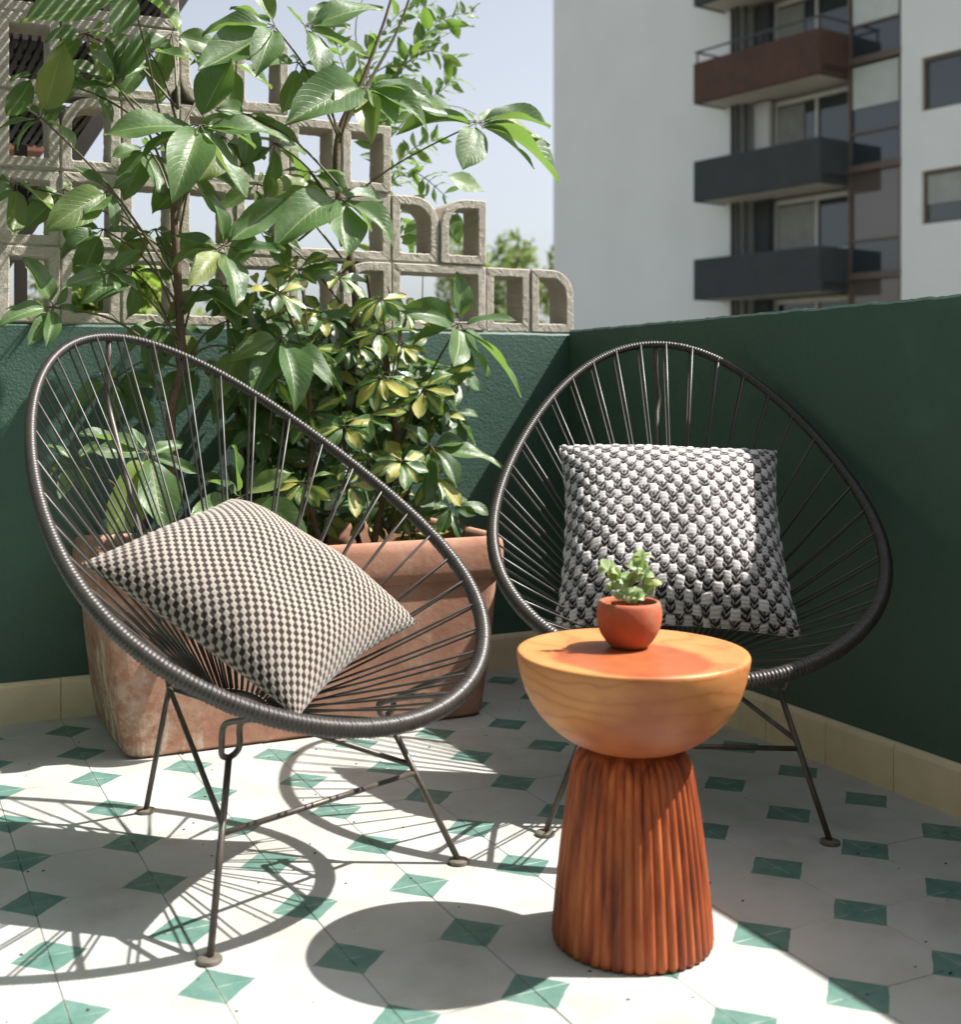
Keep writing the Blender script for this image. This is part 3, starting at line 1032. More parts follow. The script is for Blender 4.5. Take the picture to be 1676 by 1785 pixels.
# trunks
stem(pxy([(296, 965, 1.02), (302, 860, 1.03), (298, 720, 1.05), (318, 640), (314, 570), (309, 470), (304, 350), (322, 235)]), [.014, .013, .012, .0115, .011, .010, .009, .006], M['bark'], um, big_org, 'trunk')
stem(pxy([(560, 960, 1.10), (600, 760, 1.12), (620, 560, 1.12), (612, 460, 1.12), (588, 320, 1.12), (592, 230, 1.12), (628, 150, 1.12), (668, 44, 1.12), (690, -30, 1.12)]), [.012, .012, .011, .011, .010, .009, .006, .004, .003], M['bark'], um, big_org, 'trunk')
stem(pxy([(592, 235, 1.12), (618, 300, 1.12), (655, 160, 1.12), (705, 20, 1.14), (725, -30, 1.14)][0:1] + [(640, 150, 1.13), (690, 60, 1.14), (720, -20, 1.14)]), [.006, .005, .004, .003], M['stalk'], um, big_org, 'branch')

# whorls of leaflets: hub pixel, plane Y, where the stalk comes from, leaflet tips (pixel, shift of plane)
W = [
    # hub, Y, stalk origin, [(tipx, tipy, dy, width)]
    ((228, -16), 0.90, (302, 330), [(35, 48, -.05, .8), (198, 66, -.06, 1.0), (317, 60, -.05, .9), (120, -60, .05, .8), (330, -60, .05, .8)]),
    ((203, 148), 1.00, (300, 330), [(152, 92, -.06, 1.3), (186, 66, .04, .8), (216, 74, .03, .8), (256, 52, .03, .7), (104, 108, 0, .8), (70, 166, -.04, .8), (262, 120, .05, .7)]),
    ((72, 205), 0.95, (300, 480), [(112, 76, -.05, 1.0), (132, 262, -.04, 1.0), (-10, 232, 0, .8), (40, 178, .05, .8), (30, 262, .02, .7), (118, 190, .06, .9)]),
    ((348, 218), 0.92, (306, 400), [(404, 98, -.02, 1.05), (428, 346, -.10, .9), (300, 354, -.10, 1.0), (508, 250, -.02, .75), (446, 258, .06, .9), (182, 238, .02, .9), (248, 268, .06, .8)]),
    ((480, 48), 0.98, (590, 240), [(345, 126, -.06, 1.0), (446, 132, -.08, 1.0), (352, 62, .02, .7), (402, 12, .06, .8), (440, -40, .06, .8)]),
    ((532, 46), 1.06, (590, 240), [(555, 138, -.08, 1.1), (641, 100, -.03, .95), (668, 18, .02, .75), (575, 8, .03, .9), (500, 12, .03, .9), (610, 52, .06, .7)]),
    ((634, 152), 1.00, (592, 250), [(498, 216, -.08, .95), (537, 176, -.03, .7), (588, 196, -.08, 1.25), (690, 218, -.10, 1.1), (746, 226, -.07, .9), (764, 186, -.02, .7), (648, 252, -.09, .9), (560, 140, .06, .7)]),
    ((832, 214), 1.00, (520, 420), [(806, 297, -.06, 1.35), (931, 296, -.07, .95), (974, 316, -.05, .75), (956, 258, .03, .8), (866, 194, .05, .9), (808, 192, .04, .9), (700, 186, .0, .7), (960, 222, .02, .6), (690, 235, .05, .6)]),
    ((592, 346), 0.98, (600, 430), [(478, 432, -.06, 1.1), (606, 446, -.10, 1.15), (688, 432, -.07, 1.0), (648, 404, .02, .9), (508, 336, .04, .9), (668, 352, .05, .8), (565, 310, .06, .8)]),
    ((391, 430), 0.93, (312, 550), [(358, 334, -.03, 1.0), (328, 502, -.08, .85), (411, 536, -.09, 1.05), (498, 440, -.05, .75), (300, 412, .02, .8), (500, 342, .03, .65), (430, 388, .06, .9), (298, 470, .04, .7)]),
    ((192, 332), 0.93, (310, 560), [(76, 404, -.05, .95), (148, 377, -.06, 1.15), (236, 304, .02, .9), (128, 290, .05, .8), (200, 402, -.02, .8)]),
    ((190, 476), 0.93, (318, 600), [(246, 436, -.02, 1.0), (132, 464, .02, .9), (106, 502, -.05, .7), (206, 508, -.05, .95), (240, 504, -.04, 1.0), (142, 508, .05, .9)]),
    ((94, 536), 0.92, (290, 620), [(44, 448, -.02, 1.05), (-6, 570, -.04, .75), (48, 604, -.05, .8), (80, 606, -.06, .8), (136, 546, .03, .8), (118, 500, .03, .8), (10, 540, .04, .8)]),
    ((490, 586), 0.98, (470, 760), [(440, 692, -.06, .85), (514, 718, -.10, .95), (582, 676, -.08, .85), (400, 628, -.03, .85), (602, 706, .04, .8), (552, 574, .04, .7), (462, 664, .03, .9)]),
    ((801, 565), 1.00, (690, 800), [(790, 640, -.08, 1.35), (900, 560, -.06, .75), (796, 474, .02, 1.0), (694, 540, -.03, .95), (908, 694, -.03, 1.0), (788, 690, .02, 1.1), (848, 660, .05, 1.0), (720, 600, .06, .8)]),
    ((752, 778), 0.98, (700, 900), [(876, 816, -.04, .65), (796, 850, -.08, 1.0), (700, 742, .02, 1.0), (812, 772, .0, 1.1), (742, 878, -.05, .9), (690, 812, .03, .8)]),
    ((256, 790), 0.86, (300, 900), [(188, 934, -.08, 1.2), (288, 930, -.10, 1.0), (140, 752, .02, .9), (160, 790, -.03, .9), (345, 826, -.02, .75), (226, 742, .05, .8), (318, 776, .05, .8)]),
    ((128, 806), 0.90, (260, 920), [(78, 776, .02, .9), (104, 872, -.04, .9), (150, 862, -.03, 1.0), (172, 770, .03, .8), (88, 830, .03, .8)]),
    ((420, 868), 0.86, (400, 960), [(330, 902, -.06, 1.0), (404, 776, -.03, 1.0), (512, 822, -.03, .8), (540, 958, -.09, 1.0), (470, 930, -.04, .9), (362, 838, .04, .8), (440, 980, .02, .8)]),
    ((560, 690), 1.12, (600, 800), [(500, 770, -.03, .9), (560, 790, -.05, .9), (620, 760, .0, .9), (640, 680, .03, .9), (520, 640, .04, .9)]),
    ((420, 660), 1.16, (320, 760), [(372, 740, 0, .9), (430, 760, -.02, .9), (480, 720, 0, .9), (380, 640, .03, .9)]),
    ((640, 840), 1.00, (620, 940), [(590, 900, -.04, .9), (640, 915, -.05, .9), (700, 890, -.03, 1.0), (720, 830, .02, .8)]),
    ((748, 852), 1.05, (700, 940), [(730, 905, -.06, 1.2), (765, 890, -.04, 1.0), (800, 840, -.02, .8)]),
    ((470, 800), 1.10, (450, 940), [(430, 850, -.03, .9), (500, 870, -.04, .9), (540, 800, 0, .9), (450, 740, .03, .9)]),
    ((395, 560), 1.15, (316, 650), [(360, 600, -.03, .9), (420, 640, -.03, .9), (450, 580, 0, .8), (400, 500, .02, .9)]),
]
FILL = [(255, 255), (430, 200), (450, 320), (270, 400), (540, 300), (452, 400), (350, 500), (260, 90),
        (420, 610), (560, 620), (200, 660), (350, 640), (470, 700), (700, 640), (600, 560), (290, 560), (600, 640), (150, 130), (60, 130), (180, 400), (110, 330), (30, 320), (300, 60), (400, 110), (340, 300), (230, 470), (150, 60), (520, 110), (480, 250), (390, 240)]
for k, (hx, hy) in enumerate(FILL):
    Yf = random.uniform(1.08, 1.24)
    tips = []
    a0 = random.uniform(0, 6.28)
    for q in range(5):
        a = a0 + q * 1.256 + random.gauss(0, .25)
        L = random.uniform(70, 105)
        tips.append((hx + math.cos(a) * L * 0.9, hy + math.sin(a) * L * 0.6 + 42, random.uniform(-.07, .05), random.uniform(.8, 1.1)))
    W.append(((hx, hy), Yf, (310 if hx < 430 else 596, min(hy + 130, 640)), tips))
yp_org = np.array([-0.20, 1.00, 0.40])
yp = empty('young_umbrella_plant', yp_org)
tag(yp, 'low young umbrella plant with broad shiny leaves seen through the left chair back', 'plant')
for hub, Y, src, tips in W:
    plant, porg = (yp, yp_org) if hub[1] > 685 and hub[0] < 500 else (um, big_org)
    H = on_y(hub[0], hub[1], Y)
    Sx = on_y(src[0], src[1], PLY)
    mid = (H + Sx) / 2 + np.array([0, 0, 0.03])
    stem([Sx, mid, H], [.0035, .0028, .0022], M['stalk'], plant, porg, 'leaf_stalk', 6)
    for (tx, ty, dy, wd) in tips:
        T = on_y(tx, ty, Y + dy)
        ax = T - H
        L = np.linalg.norm(ax)
        B = H + ax / L * min(0.02, L * 0.14)
        stem([H, (H + B) / 2 + np.array([0, 0, .002]), B + ax / L * 0.004], [.0018, .0015, .0013], M['stalk'], plant, porg, 'leaf_stem', 5)
        nrm = np.array([0, 0, 0.1]) - FWD * 0.55 + SUN_TO * 0.62 + RNG.normal(0, 0.22, 3)
        place_leaf(BIG, B, T, plant, porg, nrm, wd, random.gauss(0, 0.2))

# variegated dwarf umbrella plant
var_org = np.array([0.30, 1.02, 0.40])
vr = empty('variegated_plant', var_org)
tag(vr, 'bushy variegated plant with small yellow and green leaf whorls in the planter', 'plant')
VW = [(486, 511), (663, 520), (665, 657), (737, 679), (701, 804), (608, 844), (529, 840), (600, 743), (560, 545), (540, 610), (620, 600), (700, 600), (590, 480),
      (520, 470), (455, 560), (660, 580), (640, 725), (690, 720), (560, 900), (640, 900), (700, 880), (500, 900), (760, 720), (730, 780), (580, 640), (670, 850), (770, 650),
      (480, 660), (540, 720), (620, 540), (760, 830), (600, 800), (450, 500), (710, 540), (560, 800), (720, 930)]
stem(pxy([(650, 960, 1.0), (668, 860, 1.0), (690, 770, 1.02), (683, 700, 1.03), (672, 620, 1.04), (650, 545, 1.05), (640, 480, 1.05)]), [.010, .0095, .009, .008, .007, .005, .004], M['bark'], vr, var_org, 'trunk')
stem(pxy([(560, 960, .98), (540, 860, .98), (545, 760, 1.0), (530, 640, 1.02), (500, 530, 1.02)]), [.009, .008, .007, .006, .004], M['bark'], vr, var_org, 'trunk')
nvl = 0
for k, (hx, hy) in enumerate(VW):
    Y = 0.90 + 0.03 * (k % 3) if k < 8 else random.uniform(0.93, 1.18)
    H = on_y(hx, hy, Y)
    src = on_y(680, min(hy + 130, 930), 1.02) if hx > 585 else on_y(540, min(hy + 130, 930), 1.0)
    stem([src, (src + H) / 2 + np.array([0, 0, .01]), H], [.0028, .0022, .0016], M['stalk'], vr, var_org, 'leaf_stalk', 6)
    nleaf = 8 if k < 20 else 7
    ax0 = np.array([0, 0, 0.55]) - FWD * 0.55 + RIGHT * random.uniform(-.4, .4)
    ax0 /= np.linalg.norm(ax0)
    e1 = np.cross(ax0, RIGHT); e1 /= np.linalg.norm(e1); e2 = np.cross(ax0, e1)
    droop = random.uniform(0.2, 0.75)
    a0 = random.uniform(0, 6.28)
    for q in range(nleaf):
        a = a0 + 2 * math.pi * q / nleaf + random.gauss(0, .12)
        d = (e1 * math.cos(a) + e2 * math.sin(a)) + ax0 * random.uniform(-.1, .3) - np.array([0, 0, droop])
        d /= np.linalg.norm(d)
        L = random.uniform(.058, .092)
        B = H + d * 0.010
        if nvl < 296:
            place_leaf(VAR, B, B + d * L, vr, var_org, ax0 + RNG.normal(0, .2, 3), random.uniform(.9, 1.15), random.gauss(0, .2))
        nvl += 1
    stp = MB()
    for q in range(5):
        stp.tube([H, H + np.array([math.cos(q * 1.25), math.sin(q * 1.25), .2]) * .012], .0012, 5)
    obj('leaf_stem', ([tuple(np.array(v) - var_org) for v in stp.v], stp.f), M['stalk'], vr)

# dark green dwarf umbrella plant filling the back of the planter
dg_org = np.array([0.12, 1.16, 0.40])
dg = empty('dwarf_umbrella_plant', dg_org)
tag(dg, 'dense dark green dwarf umbrella plant filling the back of the planter against the wall', 'plant')
M['darkleaf'] = mat_leaf('dark_small_leaf', (0.022, 0.062, 0.014), (0.060, 0.130, 0.030), (0.10, 0.18, 0.05), 0.25, 0.38)
DRK = [leaf_mesh('leaf', M['darkleaf'], 0.42 + 0.03 * (k % 3), 0.4, [0.05, 0.11, 0.0, 0.08, -0.04, 0.03][k], 1.2, 80 + k, 'obovate', 8, 4) for k in range(6)]
for q in range(4):
    bx = 420 + q * 95
    stem(pxy([(bx + 20, 960, 1.17), (bx + random.uniform(-15, 15), 800, 1.18), (bx + random.uniform(-25, 25), 640, 1.20), (bx + random.uniform(-30, 30), 500, 1.20)]), [.008, .007, .005, .003], M['bark'], dg, dg_org, 'trunk')
for k in range(37):
    hx, hy = random.uniform(385, 800), random.uniform(500, 890)
    if hx > 700: hy = random.uniform(640, 890)
    Y = random.uniform(1.10, 1.25)
    H = on_y(hx, hy, Y)
    src = on_y(420 + 95 * min(3, max(0, round((hx - 420) / 95))), min(hy + 110, 930), 1.18)
    stem([src, (src + H) / 2 + np.array([0, 0, .01]), H], [.0028, .0022, .0016], M['stalk'], dg, dg_org, 'leaf_stalk', 6)
    ax0 = np.array([random.uniform(-.4, .4), -0.75, 0.6]); ax0 /= np.linalg.norm(ax0)
    e1 = np.cross(ax0, RIGHT); e1 /= np.linalg.norm(e1); e2 = np.cross(ax0, e1)
    a0 = random.uniform(0, 6.28)
    for q in range(8):
        a = a0 + q * 0.785 + random.gauss(0, .12)
        d = (e1 * math.cos(a) + e2 * math.sin(a)) + ax0 * random.uniform(-.1, .3) - np.array([0, 0, random.uniform(.2, .7)])
        d /= np.linalg.norm(d)
        place_leaf(DRK, H + d * .010, H + d * random.uniform(.072, .112), dg, dg_org, ax0 + RNG.normal(0, .25, 3), random.uniform(.9, 1.2), random.gauss(0, .2))

# fine leaved climber beyond the screen
cl_org = np.array([0.60, 1.70, 0.2])
cb = empty('climbing_shrub', cl_org)
tag(cb, 'tall fine leaved shrub with arching shoots behind the concrete blocks against the sky', 'plant')
shoots = [
    [(655, 560), (660, 400), (664, 290), (648, 180), (640, 60)], [(664, 290), (655, 235), (700, 120), (760, 40), (830, 20)], [(655, 240), (690, 140), (740, 90), (800, 105)],
    [(655, 250), (700, 190), (760, 165), (800, 130)], [(660, 320), (720, 260), (770, 240)], [(662, 330), (720, 300), (780, 345)], [(650, 200), (600, 120), (580, 40)],
    [(660, 300), (640, 120), (700, 20), (760, 10)], [(655, 400), (700, 380), (730, 430)], [(655, 420), (790, 400), (800, 440)], [(650, 220), (620, 60), (640, -20)], [(664, 260), (730, 190), (790, 185), (830, 200)],
    [(665, 350), (640, 330), (700, 320), (740, 310)], [(736, 560), (738, 450)], [(600, 160), (700, 100), (780, 60), (812, 42)], [(655, 400), (620, 380), (600, 350)]]
nth = 0
for si, sh in enumerate(shoots):
    Yb = 1.62 + 0.05 * (si % 5)
    P = pxy([(x, y, Yb + (0.0 if i == 0 else 0.03 * i)) for i, (x, y) in enumerate(sh)])
    stem(P, np.linspace(.005 if si == 0 else .0028, .0012, len(P)), M['stalk'], cb, cl_org, 'branch', 6)
    for i in range(len(P) - 1):
        seg = P[i + 1] - P[i]
        nseg = max(2, int(np.linalg.norm(seg) / 0.026))
        if si in (0, 13): nseg //= 3
        for q in range(nseg):
            b = P[i] + seg * (q + random.random() * .5) / nseg
            for sg in (-1, 1):
                if nth >= 290: continue
                sd_ = np.cross(seg / np.linalg.norm(seg), FWD) * sg
                d = sd_ * 0.8 + seg / np.linalg.norm(seg) * 0.6 + RNG.normal(0, .3, 3)
                d /= np.linalg.norm(d)
                place_leaf(THIN, b, b + d * random.uniform(.042, .088), cb, cl_org, RNG.normal(0, 1, 3) * .5 + np.array([0, 0, .5]) - FWD * .5, random.uniform(.8, 1.2))
                nth += 1
# a few larger single leaves seen through the openings
for (bx, by, tx, ty) in ((700, 370, 742, 340), (705, 400, 750, 395), (700, 425, 745, 415), (785, 372, 800, 425), (798, 372, 790, 412), (780, 308, 846, 334), (712, 360, 750, 372), (640, 470, 652, 500)):
    b, t = on_y(bx, by, 1.56), on_y(tx, ty, 1.54)
    place_leaf(THIN, b, t, cb, cl_org, -FWD + np.array([0, 0, .6]), 1.5)

# ------------------------------------------------------------------ planter
pl = empty('planter', (0.135, 1.11, 0))
tag(pl, 'large weathered rectangular terracotta planter with a thick rim and white salt stains', 'planter')


def rrect(hx, hy, r, n=7):
    pts = []
    for cx, cy, a0 in ((hx - r, hy - r, 0), (-hx + r, hy - r, 90), (-hx + r, -hy + r, 180), (hx - r, -hy + r, 270)):
        for k in range(n):
            a = R(a0 + 90 * k / (n - 1))
            pts.append((cx + r * math.cos(a), cy + r * math.sin(a)))
    return pts


def loft(levels, n=7):
    V, Fc = [], []
    for (hx, hy, r, z) in levels:
        V += [(x, y, z) for x, y in rrect(hx, hy, r, n)]
    m = 4 * n
    for i in range(len(levels) - 1):
        for j in range(m):
            k = (j + 1) % m
            Fc.append((i * m + j, i * m + k, (i + 1) * m + k, (i + 1) * m + j))
    Fc.append(tuple(range(m))[::-1])
    return V, Fc, m


V, Fc, m = loft([(0.440, 0.205, 0.03, 0.000), (0.452, 0.216, 0.035, 0.010), (0.470, 0.222, 0.04, 0.12), (0.484, 0.228, 0.04, 0.25), (0.492, 0.231, 0.04, 0.366)])
obj('body', (V, Fc), M['planter'], pl, smooth=False)
V, Fc, m = loft([(0.494, 0.232, 0.04, 0.352), (0.504, 0.241, 0.045, 0.362), (0.508, 0.246, 0.05, 0.380), (0.508, 0.246, 0.05, 0.434), (0.504, 0.242, 0.048, 0.453), (0.496, 0.234, 0.044, 0.460), (0.482, 0.222, 0.04, 0.457), (0.474, 0.214, 0.036, 0.440), (0.472, 0.212, 0.034, 0.36)])
Fc.pop()
obj('rim', (V, Fc), M['planter'], pl, smooth=True)
sv, sf = [], []
nx_, ny_ = 40, 18
for i in range(nx_ + 1):
    for j in range(ny_ + 1):
        sv.append((-0.47 + 0.94 * i / nx_, -0.21 + 0.42 * j / ny_, 0.395 + RNG.normal(0, .004)))
for i in range(nx_):
    for j in range(ny_):
        a = i * (ny_ + 1) + j
        sf.append((a, a + ny_ + 1, a + ny_ + 2, a + 1))
obj('soil', (sv, sf), M['soil'], pl)

# ------------------------------------------------------------------ the two cord chairs
CZ, TILT = 0.6077, 0.6117
RSH = dict(W=.3951, H=.5171, w2=-.0229, h2=.0372, k0=.0031, k1=.0024, w3=.0111, h3=.0223)


def rim_pts(th):
    th = np.asarray(th)
    a = RSH['W'] * np.sin(th) + RSH['w2'] * np.sin(2 * th) + RSH['w3'] * np.sin(3 * th)
    b = RSH['H'] * np.cos(th) + RSH['h2'] * np.cos(2 * th) + RSH['h3'] * np.cos(3 * th)
    n = RSH['k0'] * np.cos(2 * th) + RSH['k1'] * np.cos(3 * th)
    f = np.array([0, -1.0, 0]); up = -f * math.cos(TILT) + np.array([0, 0, math.sin(TILT)])
    lat = np.array([1.0, 0, 0]); nrm = np.cross(lat, up)
    return np.array([0, 0, CZ]) + np.outer(a, lat) + np.outer(b, up) + np.outer(n, nrm), nrm


def rim_r(th):
    return 0.0090 + 0.0060 * (1 - np.cos(th)) / 2


def L3(lat, f, z):
    return np.array([lat, -f, z])


ch = empty('cord_chair', (-0.2253, 0.2457, 0), 0.3608)
# rim: a tube wound with cord, every winding a ridge
fine, _ = rim_pts(np.linspace(0, 2 * np.pi, 2001))
s_ = np.r_[0, np.cumsum(np.linalg.norm(np.diff(fine, axis=0), axis=1))]
NWIND, PER = 400, 4
tt = np.interp(np.linspace(0, s_[-1], NWIND * PER + 1)[:-1], s_, np.linspace(0, 2 * np.pi, 2001))
RP, RN = rim_pts(tt)
prof = np.array([0.0, 0.75, 1.0, 0.75])
rr = rim_r(tt) - 0.0014 + 0.0020 * np.tile(prof, NWIND) + np.repeat(RNG.normal(0, .00022, NWIND), PER)
obj('rim', tube(RP, rr, 10, closed=True), M['rim'], ch, smooth=True)
# small inner ring and the cords
rt = np.linspace(0, 2 * np.pi, 41)[:-1]
ring_c = np.array([0, 0.02, 0.272])
ring = np.array([ring_c + np.array([0.034 * math.sin(a), 0.052 * math.cos(a), 0.008 * math.cos(a)]) for a in rt])
obj('inner_ring', tube(ring, 0.006, 8, closed=True), M['steel'], ch, smooth=True)
NC = 38
for k in range(NC):
    th = 2 * np.pi * (k + 0.35) / NC
    P, nrm = rim_pts([th]); P = P[0]
    inw = ring_c - P; inw /= np.linalg.norm(inw)
    a = th + 0.19 * math.sin(th)
    Q = ring_c + np.array([0.040 * math.sin(a), 0.058 * math.cos(a), 0.008 * math.cos(a)])
    r = float(rim_r(np.array([th]))[0]) + 0.0012
    tan = np.cross(nrm, inw)
    for sg in (1, -1):
        e = P + nrm * sg * r * 0.72 + inw * r * 0.55 + tan * 0.004 * sg
        o0 = P + nrm * sg * r * 0.3 + tan * 0.004 * sg
        q = Q + np.array([0, 0, 0.006 * sg]) + tan * 0.001 * sg
        mid_ = (e + q) / 2 - np.array([0, 0, 0.002])
        pts = [o0, e, e + (q - e) * 0.25 - np.array([0, 0, .0012]), mid_, e + (q - e) * 0.75 - np.array([0, 0, .0012]), q]
        obj('cord', tube(pts, 0.0023, 6), M['cord'], ch, smooth=True)
# legs
LR = 0.0056
feet = {-1: L3(-.283, .286, 0), 1: L3(.240, .294, 0)}
tops = {-1: L3(-.172, .180, .256), 1: L3(.170, .180, .256)}


def disc(c):
    V, Fc = lathe([(0.0175, 0.0), (0.0185, 0.002), (0.018, 0.006), (0.012, 0.0075)], 20)
    return [(v[0] + c[0], v[1] + c[1], v[2]) for v in V], Fc


for sg in (-1, 1):
    lg = obj('leg', tube([feet[sg] + np.array([0, 0, .004]), tops[sg]], LR, 10), M['steel'], ch, smooth=True)
    obj('foot_disc', disc(feet[sg]), M['foot'], lg)
    # U bracket from leg top to the rim
    (ra, rb), _n = rim_pts(np.pi - np.array([sg * R(18), sg * R(30)]))
    ra, rb = ra - _n * 0.004, rb - _n * 0.004
    t = tops[sg]
    ah = .052 if sg < 0 else .026
    inn, out = t + L3(-sg * .019, .010, ah), t + L3(sg * .017, .010, ah)
    bend = [t + L3(-sg * .0185, .003, .014), t + L3(-sg * .015, .001, .004), t + L3(-sg * .008, 0, -.001), t + L3(sg * .0, 0, -.003), t + L3(sg * .008, 0, -.001), t + L3(sg * .014, .001, .004), t + L3(sg * .0168, .003, .014)]
    stem([ra, ra + (inn - ra) * .6 + np.array([0, 0, .004]), inn] + bend + [out, rb + (out - rb) * .6 + np.array([0, 0, .004]), rb], [0.0052] * (6 + len(bend)), M['steel'], ch, np.zeros(3), 'bracket', 8)
apex = L3(0, -.250, .262)
lg = obj('leg', tube([L3(-.005, -.326, .004), apex], LR, 10), M['steel'], ch, smooth=True)
obj('foot_disc', disc(L3(-.005, -.326, 0)), M['foot'], lg)
top_rim, _n = rim_pts([0.0])
obj('back_rod', tube([apex + np.array([0, 0, -.008]), L3(0, -.30, .43), L3(0, -.405, .655), L3(.004, -.470, .775), L3(.012, -.500, .812), L3(.004, -.487, .850), top_rim[0] - _n * 0.004], 0.0062, 9), M['steel'], ch, smooth=True)
mids = {sg: feet[sg] + (tops[sg] - feet[sg]) * 0.63 for sg in (-1, 1)}
for sg in (-1, 1):
    obj('strut', tube([apex - np.array([0, 0, .004]), mids[sg] + np.array([0, 0, .006])], 0.0050, 9), M['steel'], ch, smooth=True)
cm = {sg: feet[sg] + (tops[sg] - feet[sg]) * 0.60 for sg in (-1, 1)}
obj('crossbar', tube([cm[-1], cm[1]], 0.0050, 9), M['steel'], ch, smooth=True)
tag(ch, 'black cord lounge chair in full sun at left with a dotted woven pillow', 'chair', 'round cord lounge chairs')


def copy_tree(o, parent=None):
    c = o.copy()
    COL.objects.link(c)
    if parent: c.parent = parent
    for k in o.children: copy_tree(k, c)
    return c


ch2 = copy_tree(ch)
ch2.location = (0.6957, 0.2200, 0)
ch2.rotation_euler = (0, 0, -0.5079)
tag(ch2, 'black cord lounge chair half in shade against the dark wall, holding a chunky knit pillow', 'chair', 'round cord lounge chairs')


# ------------------------------------------------------------------ pillows
def rotvec(r):
    t = np.linalg.norm(r); k = np.asarray(r) / t
    K = np.array([[0, -k[2], k[1]], [k[2], 0, -k[0]], [-k[1], k[0], 0]])
    return np.eye(3) + math.sin(t) * K + (1 - math.cos(t)) * K @ K


def pillow_surface(u, v, size, T, concave=0.085, p=2.6, q=0.52):
    a, b = 2 * u - 1, 2 * v - 1
    s_ = np.linspace(0, 1, 4001)                                   # even spacing along the bulging surface
    z_ = 0.72 * T * np.clip(1 - s_ ** p, 0, 1) ** q
    l_ = np.r_[0, np.cumsum(np.hypot(np.diff(s_ * size / 2), np.diff(z_)))]
    a, b = (np.sign(q_) * np.interp(np.abs(q_) * l_[-1], l_, s_) for q_ in (a, b))
    prof = (np.clip(1 - np.abs(a) ** p, 0, 1) * np.clip(1 - np.abs(b) ** p, 0, 1)) ** q
    x = a * size / 2 * (1 - concave * (1 - b * b) * np.abs(a) ** 2)
    y = b * size / 2 * (1 - concave * (1 - a * a) * np.abs(b) ** 2)
    wr = 0.004 * np.sin(5 * a + 3 * b) * (1 - a * a) + 0.003 * np.sin(7 * b - 4 * a)
    return np.stack([x, y, T * prof + wr * prof], -1)


def grid_faces(nu, nv, off=0, flip=False):
    i, j = np.meshgrid(np.arange(nu - 1), np.arange(nv - 1), indexing='ij')
    a = (i * nv + j).ravel() + off
    q = np.stack([a, a + nv, a + nv + 1, a + 1], 1)
    return (q[:, ::-1] if flip else q).tolist()


def make_pillow(name, center, rv, size, T, Tb, nu, nv, fn, mat):
    Rm = rotvec(rv)
    root = empty(name, center)
    m = Matrix(Rm.tolist()).to_4x4()
    m.translation = Vector(center)
    root.matrix_world = m
    u, v = np.meshgrid(np.linspace(0, 1, nu), np.linspace(0, 1, nv), indexing='ij')
    P = pillow_surface(u, v, size, T)
    du = np.gradient(P, axis=0); dv = np.gradient(P, axis=1)
    N = np.cross(du, dv); N /= np.linalg.norm(N, axis=2)[..., None] + 1e-12
    h, tone = fn(u, v)
    edge = np.clip(np.minimum(np.minimum(u, 1 - u), np.minimum(v, 1 - v)) / 0.02, 0, 1)
    P = P + N * (h * (0.35 + 0.65 * edge))[..., None]
    u2, v2 = np.meshgrid(np.linspace(0, 1, 120), np.linspace(0, 1, 120), indexing='ij')
    Q = pillow_surface(u2, v2, size, Tb)
    Q[..., 2] *= -1
    h2, tone2 = fn(u2, v2)
    f_o = link('cover', make_mesh('cover', P.reshape(-1, 3), grid_faces(nu, nv), mat, True, attr={'tone': tone.ravel()}), root)
    b_o = link('back_panel', make_mesh('back_panel', Q.reshape(-1, 3), grid_faces(120, 120, 0, True), mat, True, attr={'tone': tone2.ravel()}), root)
    return root


def dots(u, v):
    N = 52
    N = 50
    f = np.cos(np.pi * N * u) * np.cos(np.pi * N * v) - 0.08 * (1 - np.cos(np.pi * N * (u - v)))
    d = np.clip((f + 0.20) / 0.26, 0, 1)
    # cream threads run in short diagonal bars between the dark dots
    bar = 0.5 + 0.5 * np.cos(2 * np.pi * N * (u + v) * 0.5 + 0.8)
    tone = (1 - d) * (0.82 + 0.18 * bar)
    return 0.0017 * (1 - d) * (0.7 + 0.3 * bar), tone


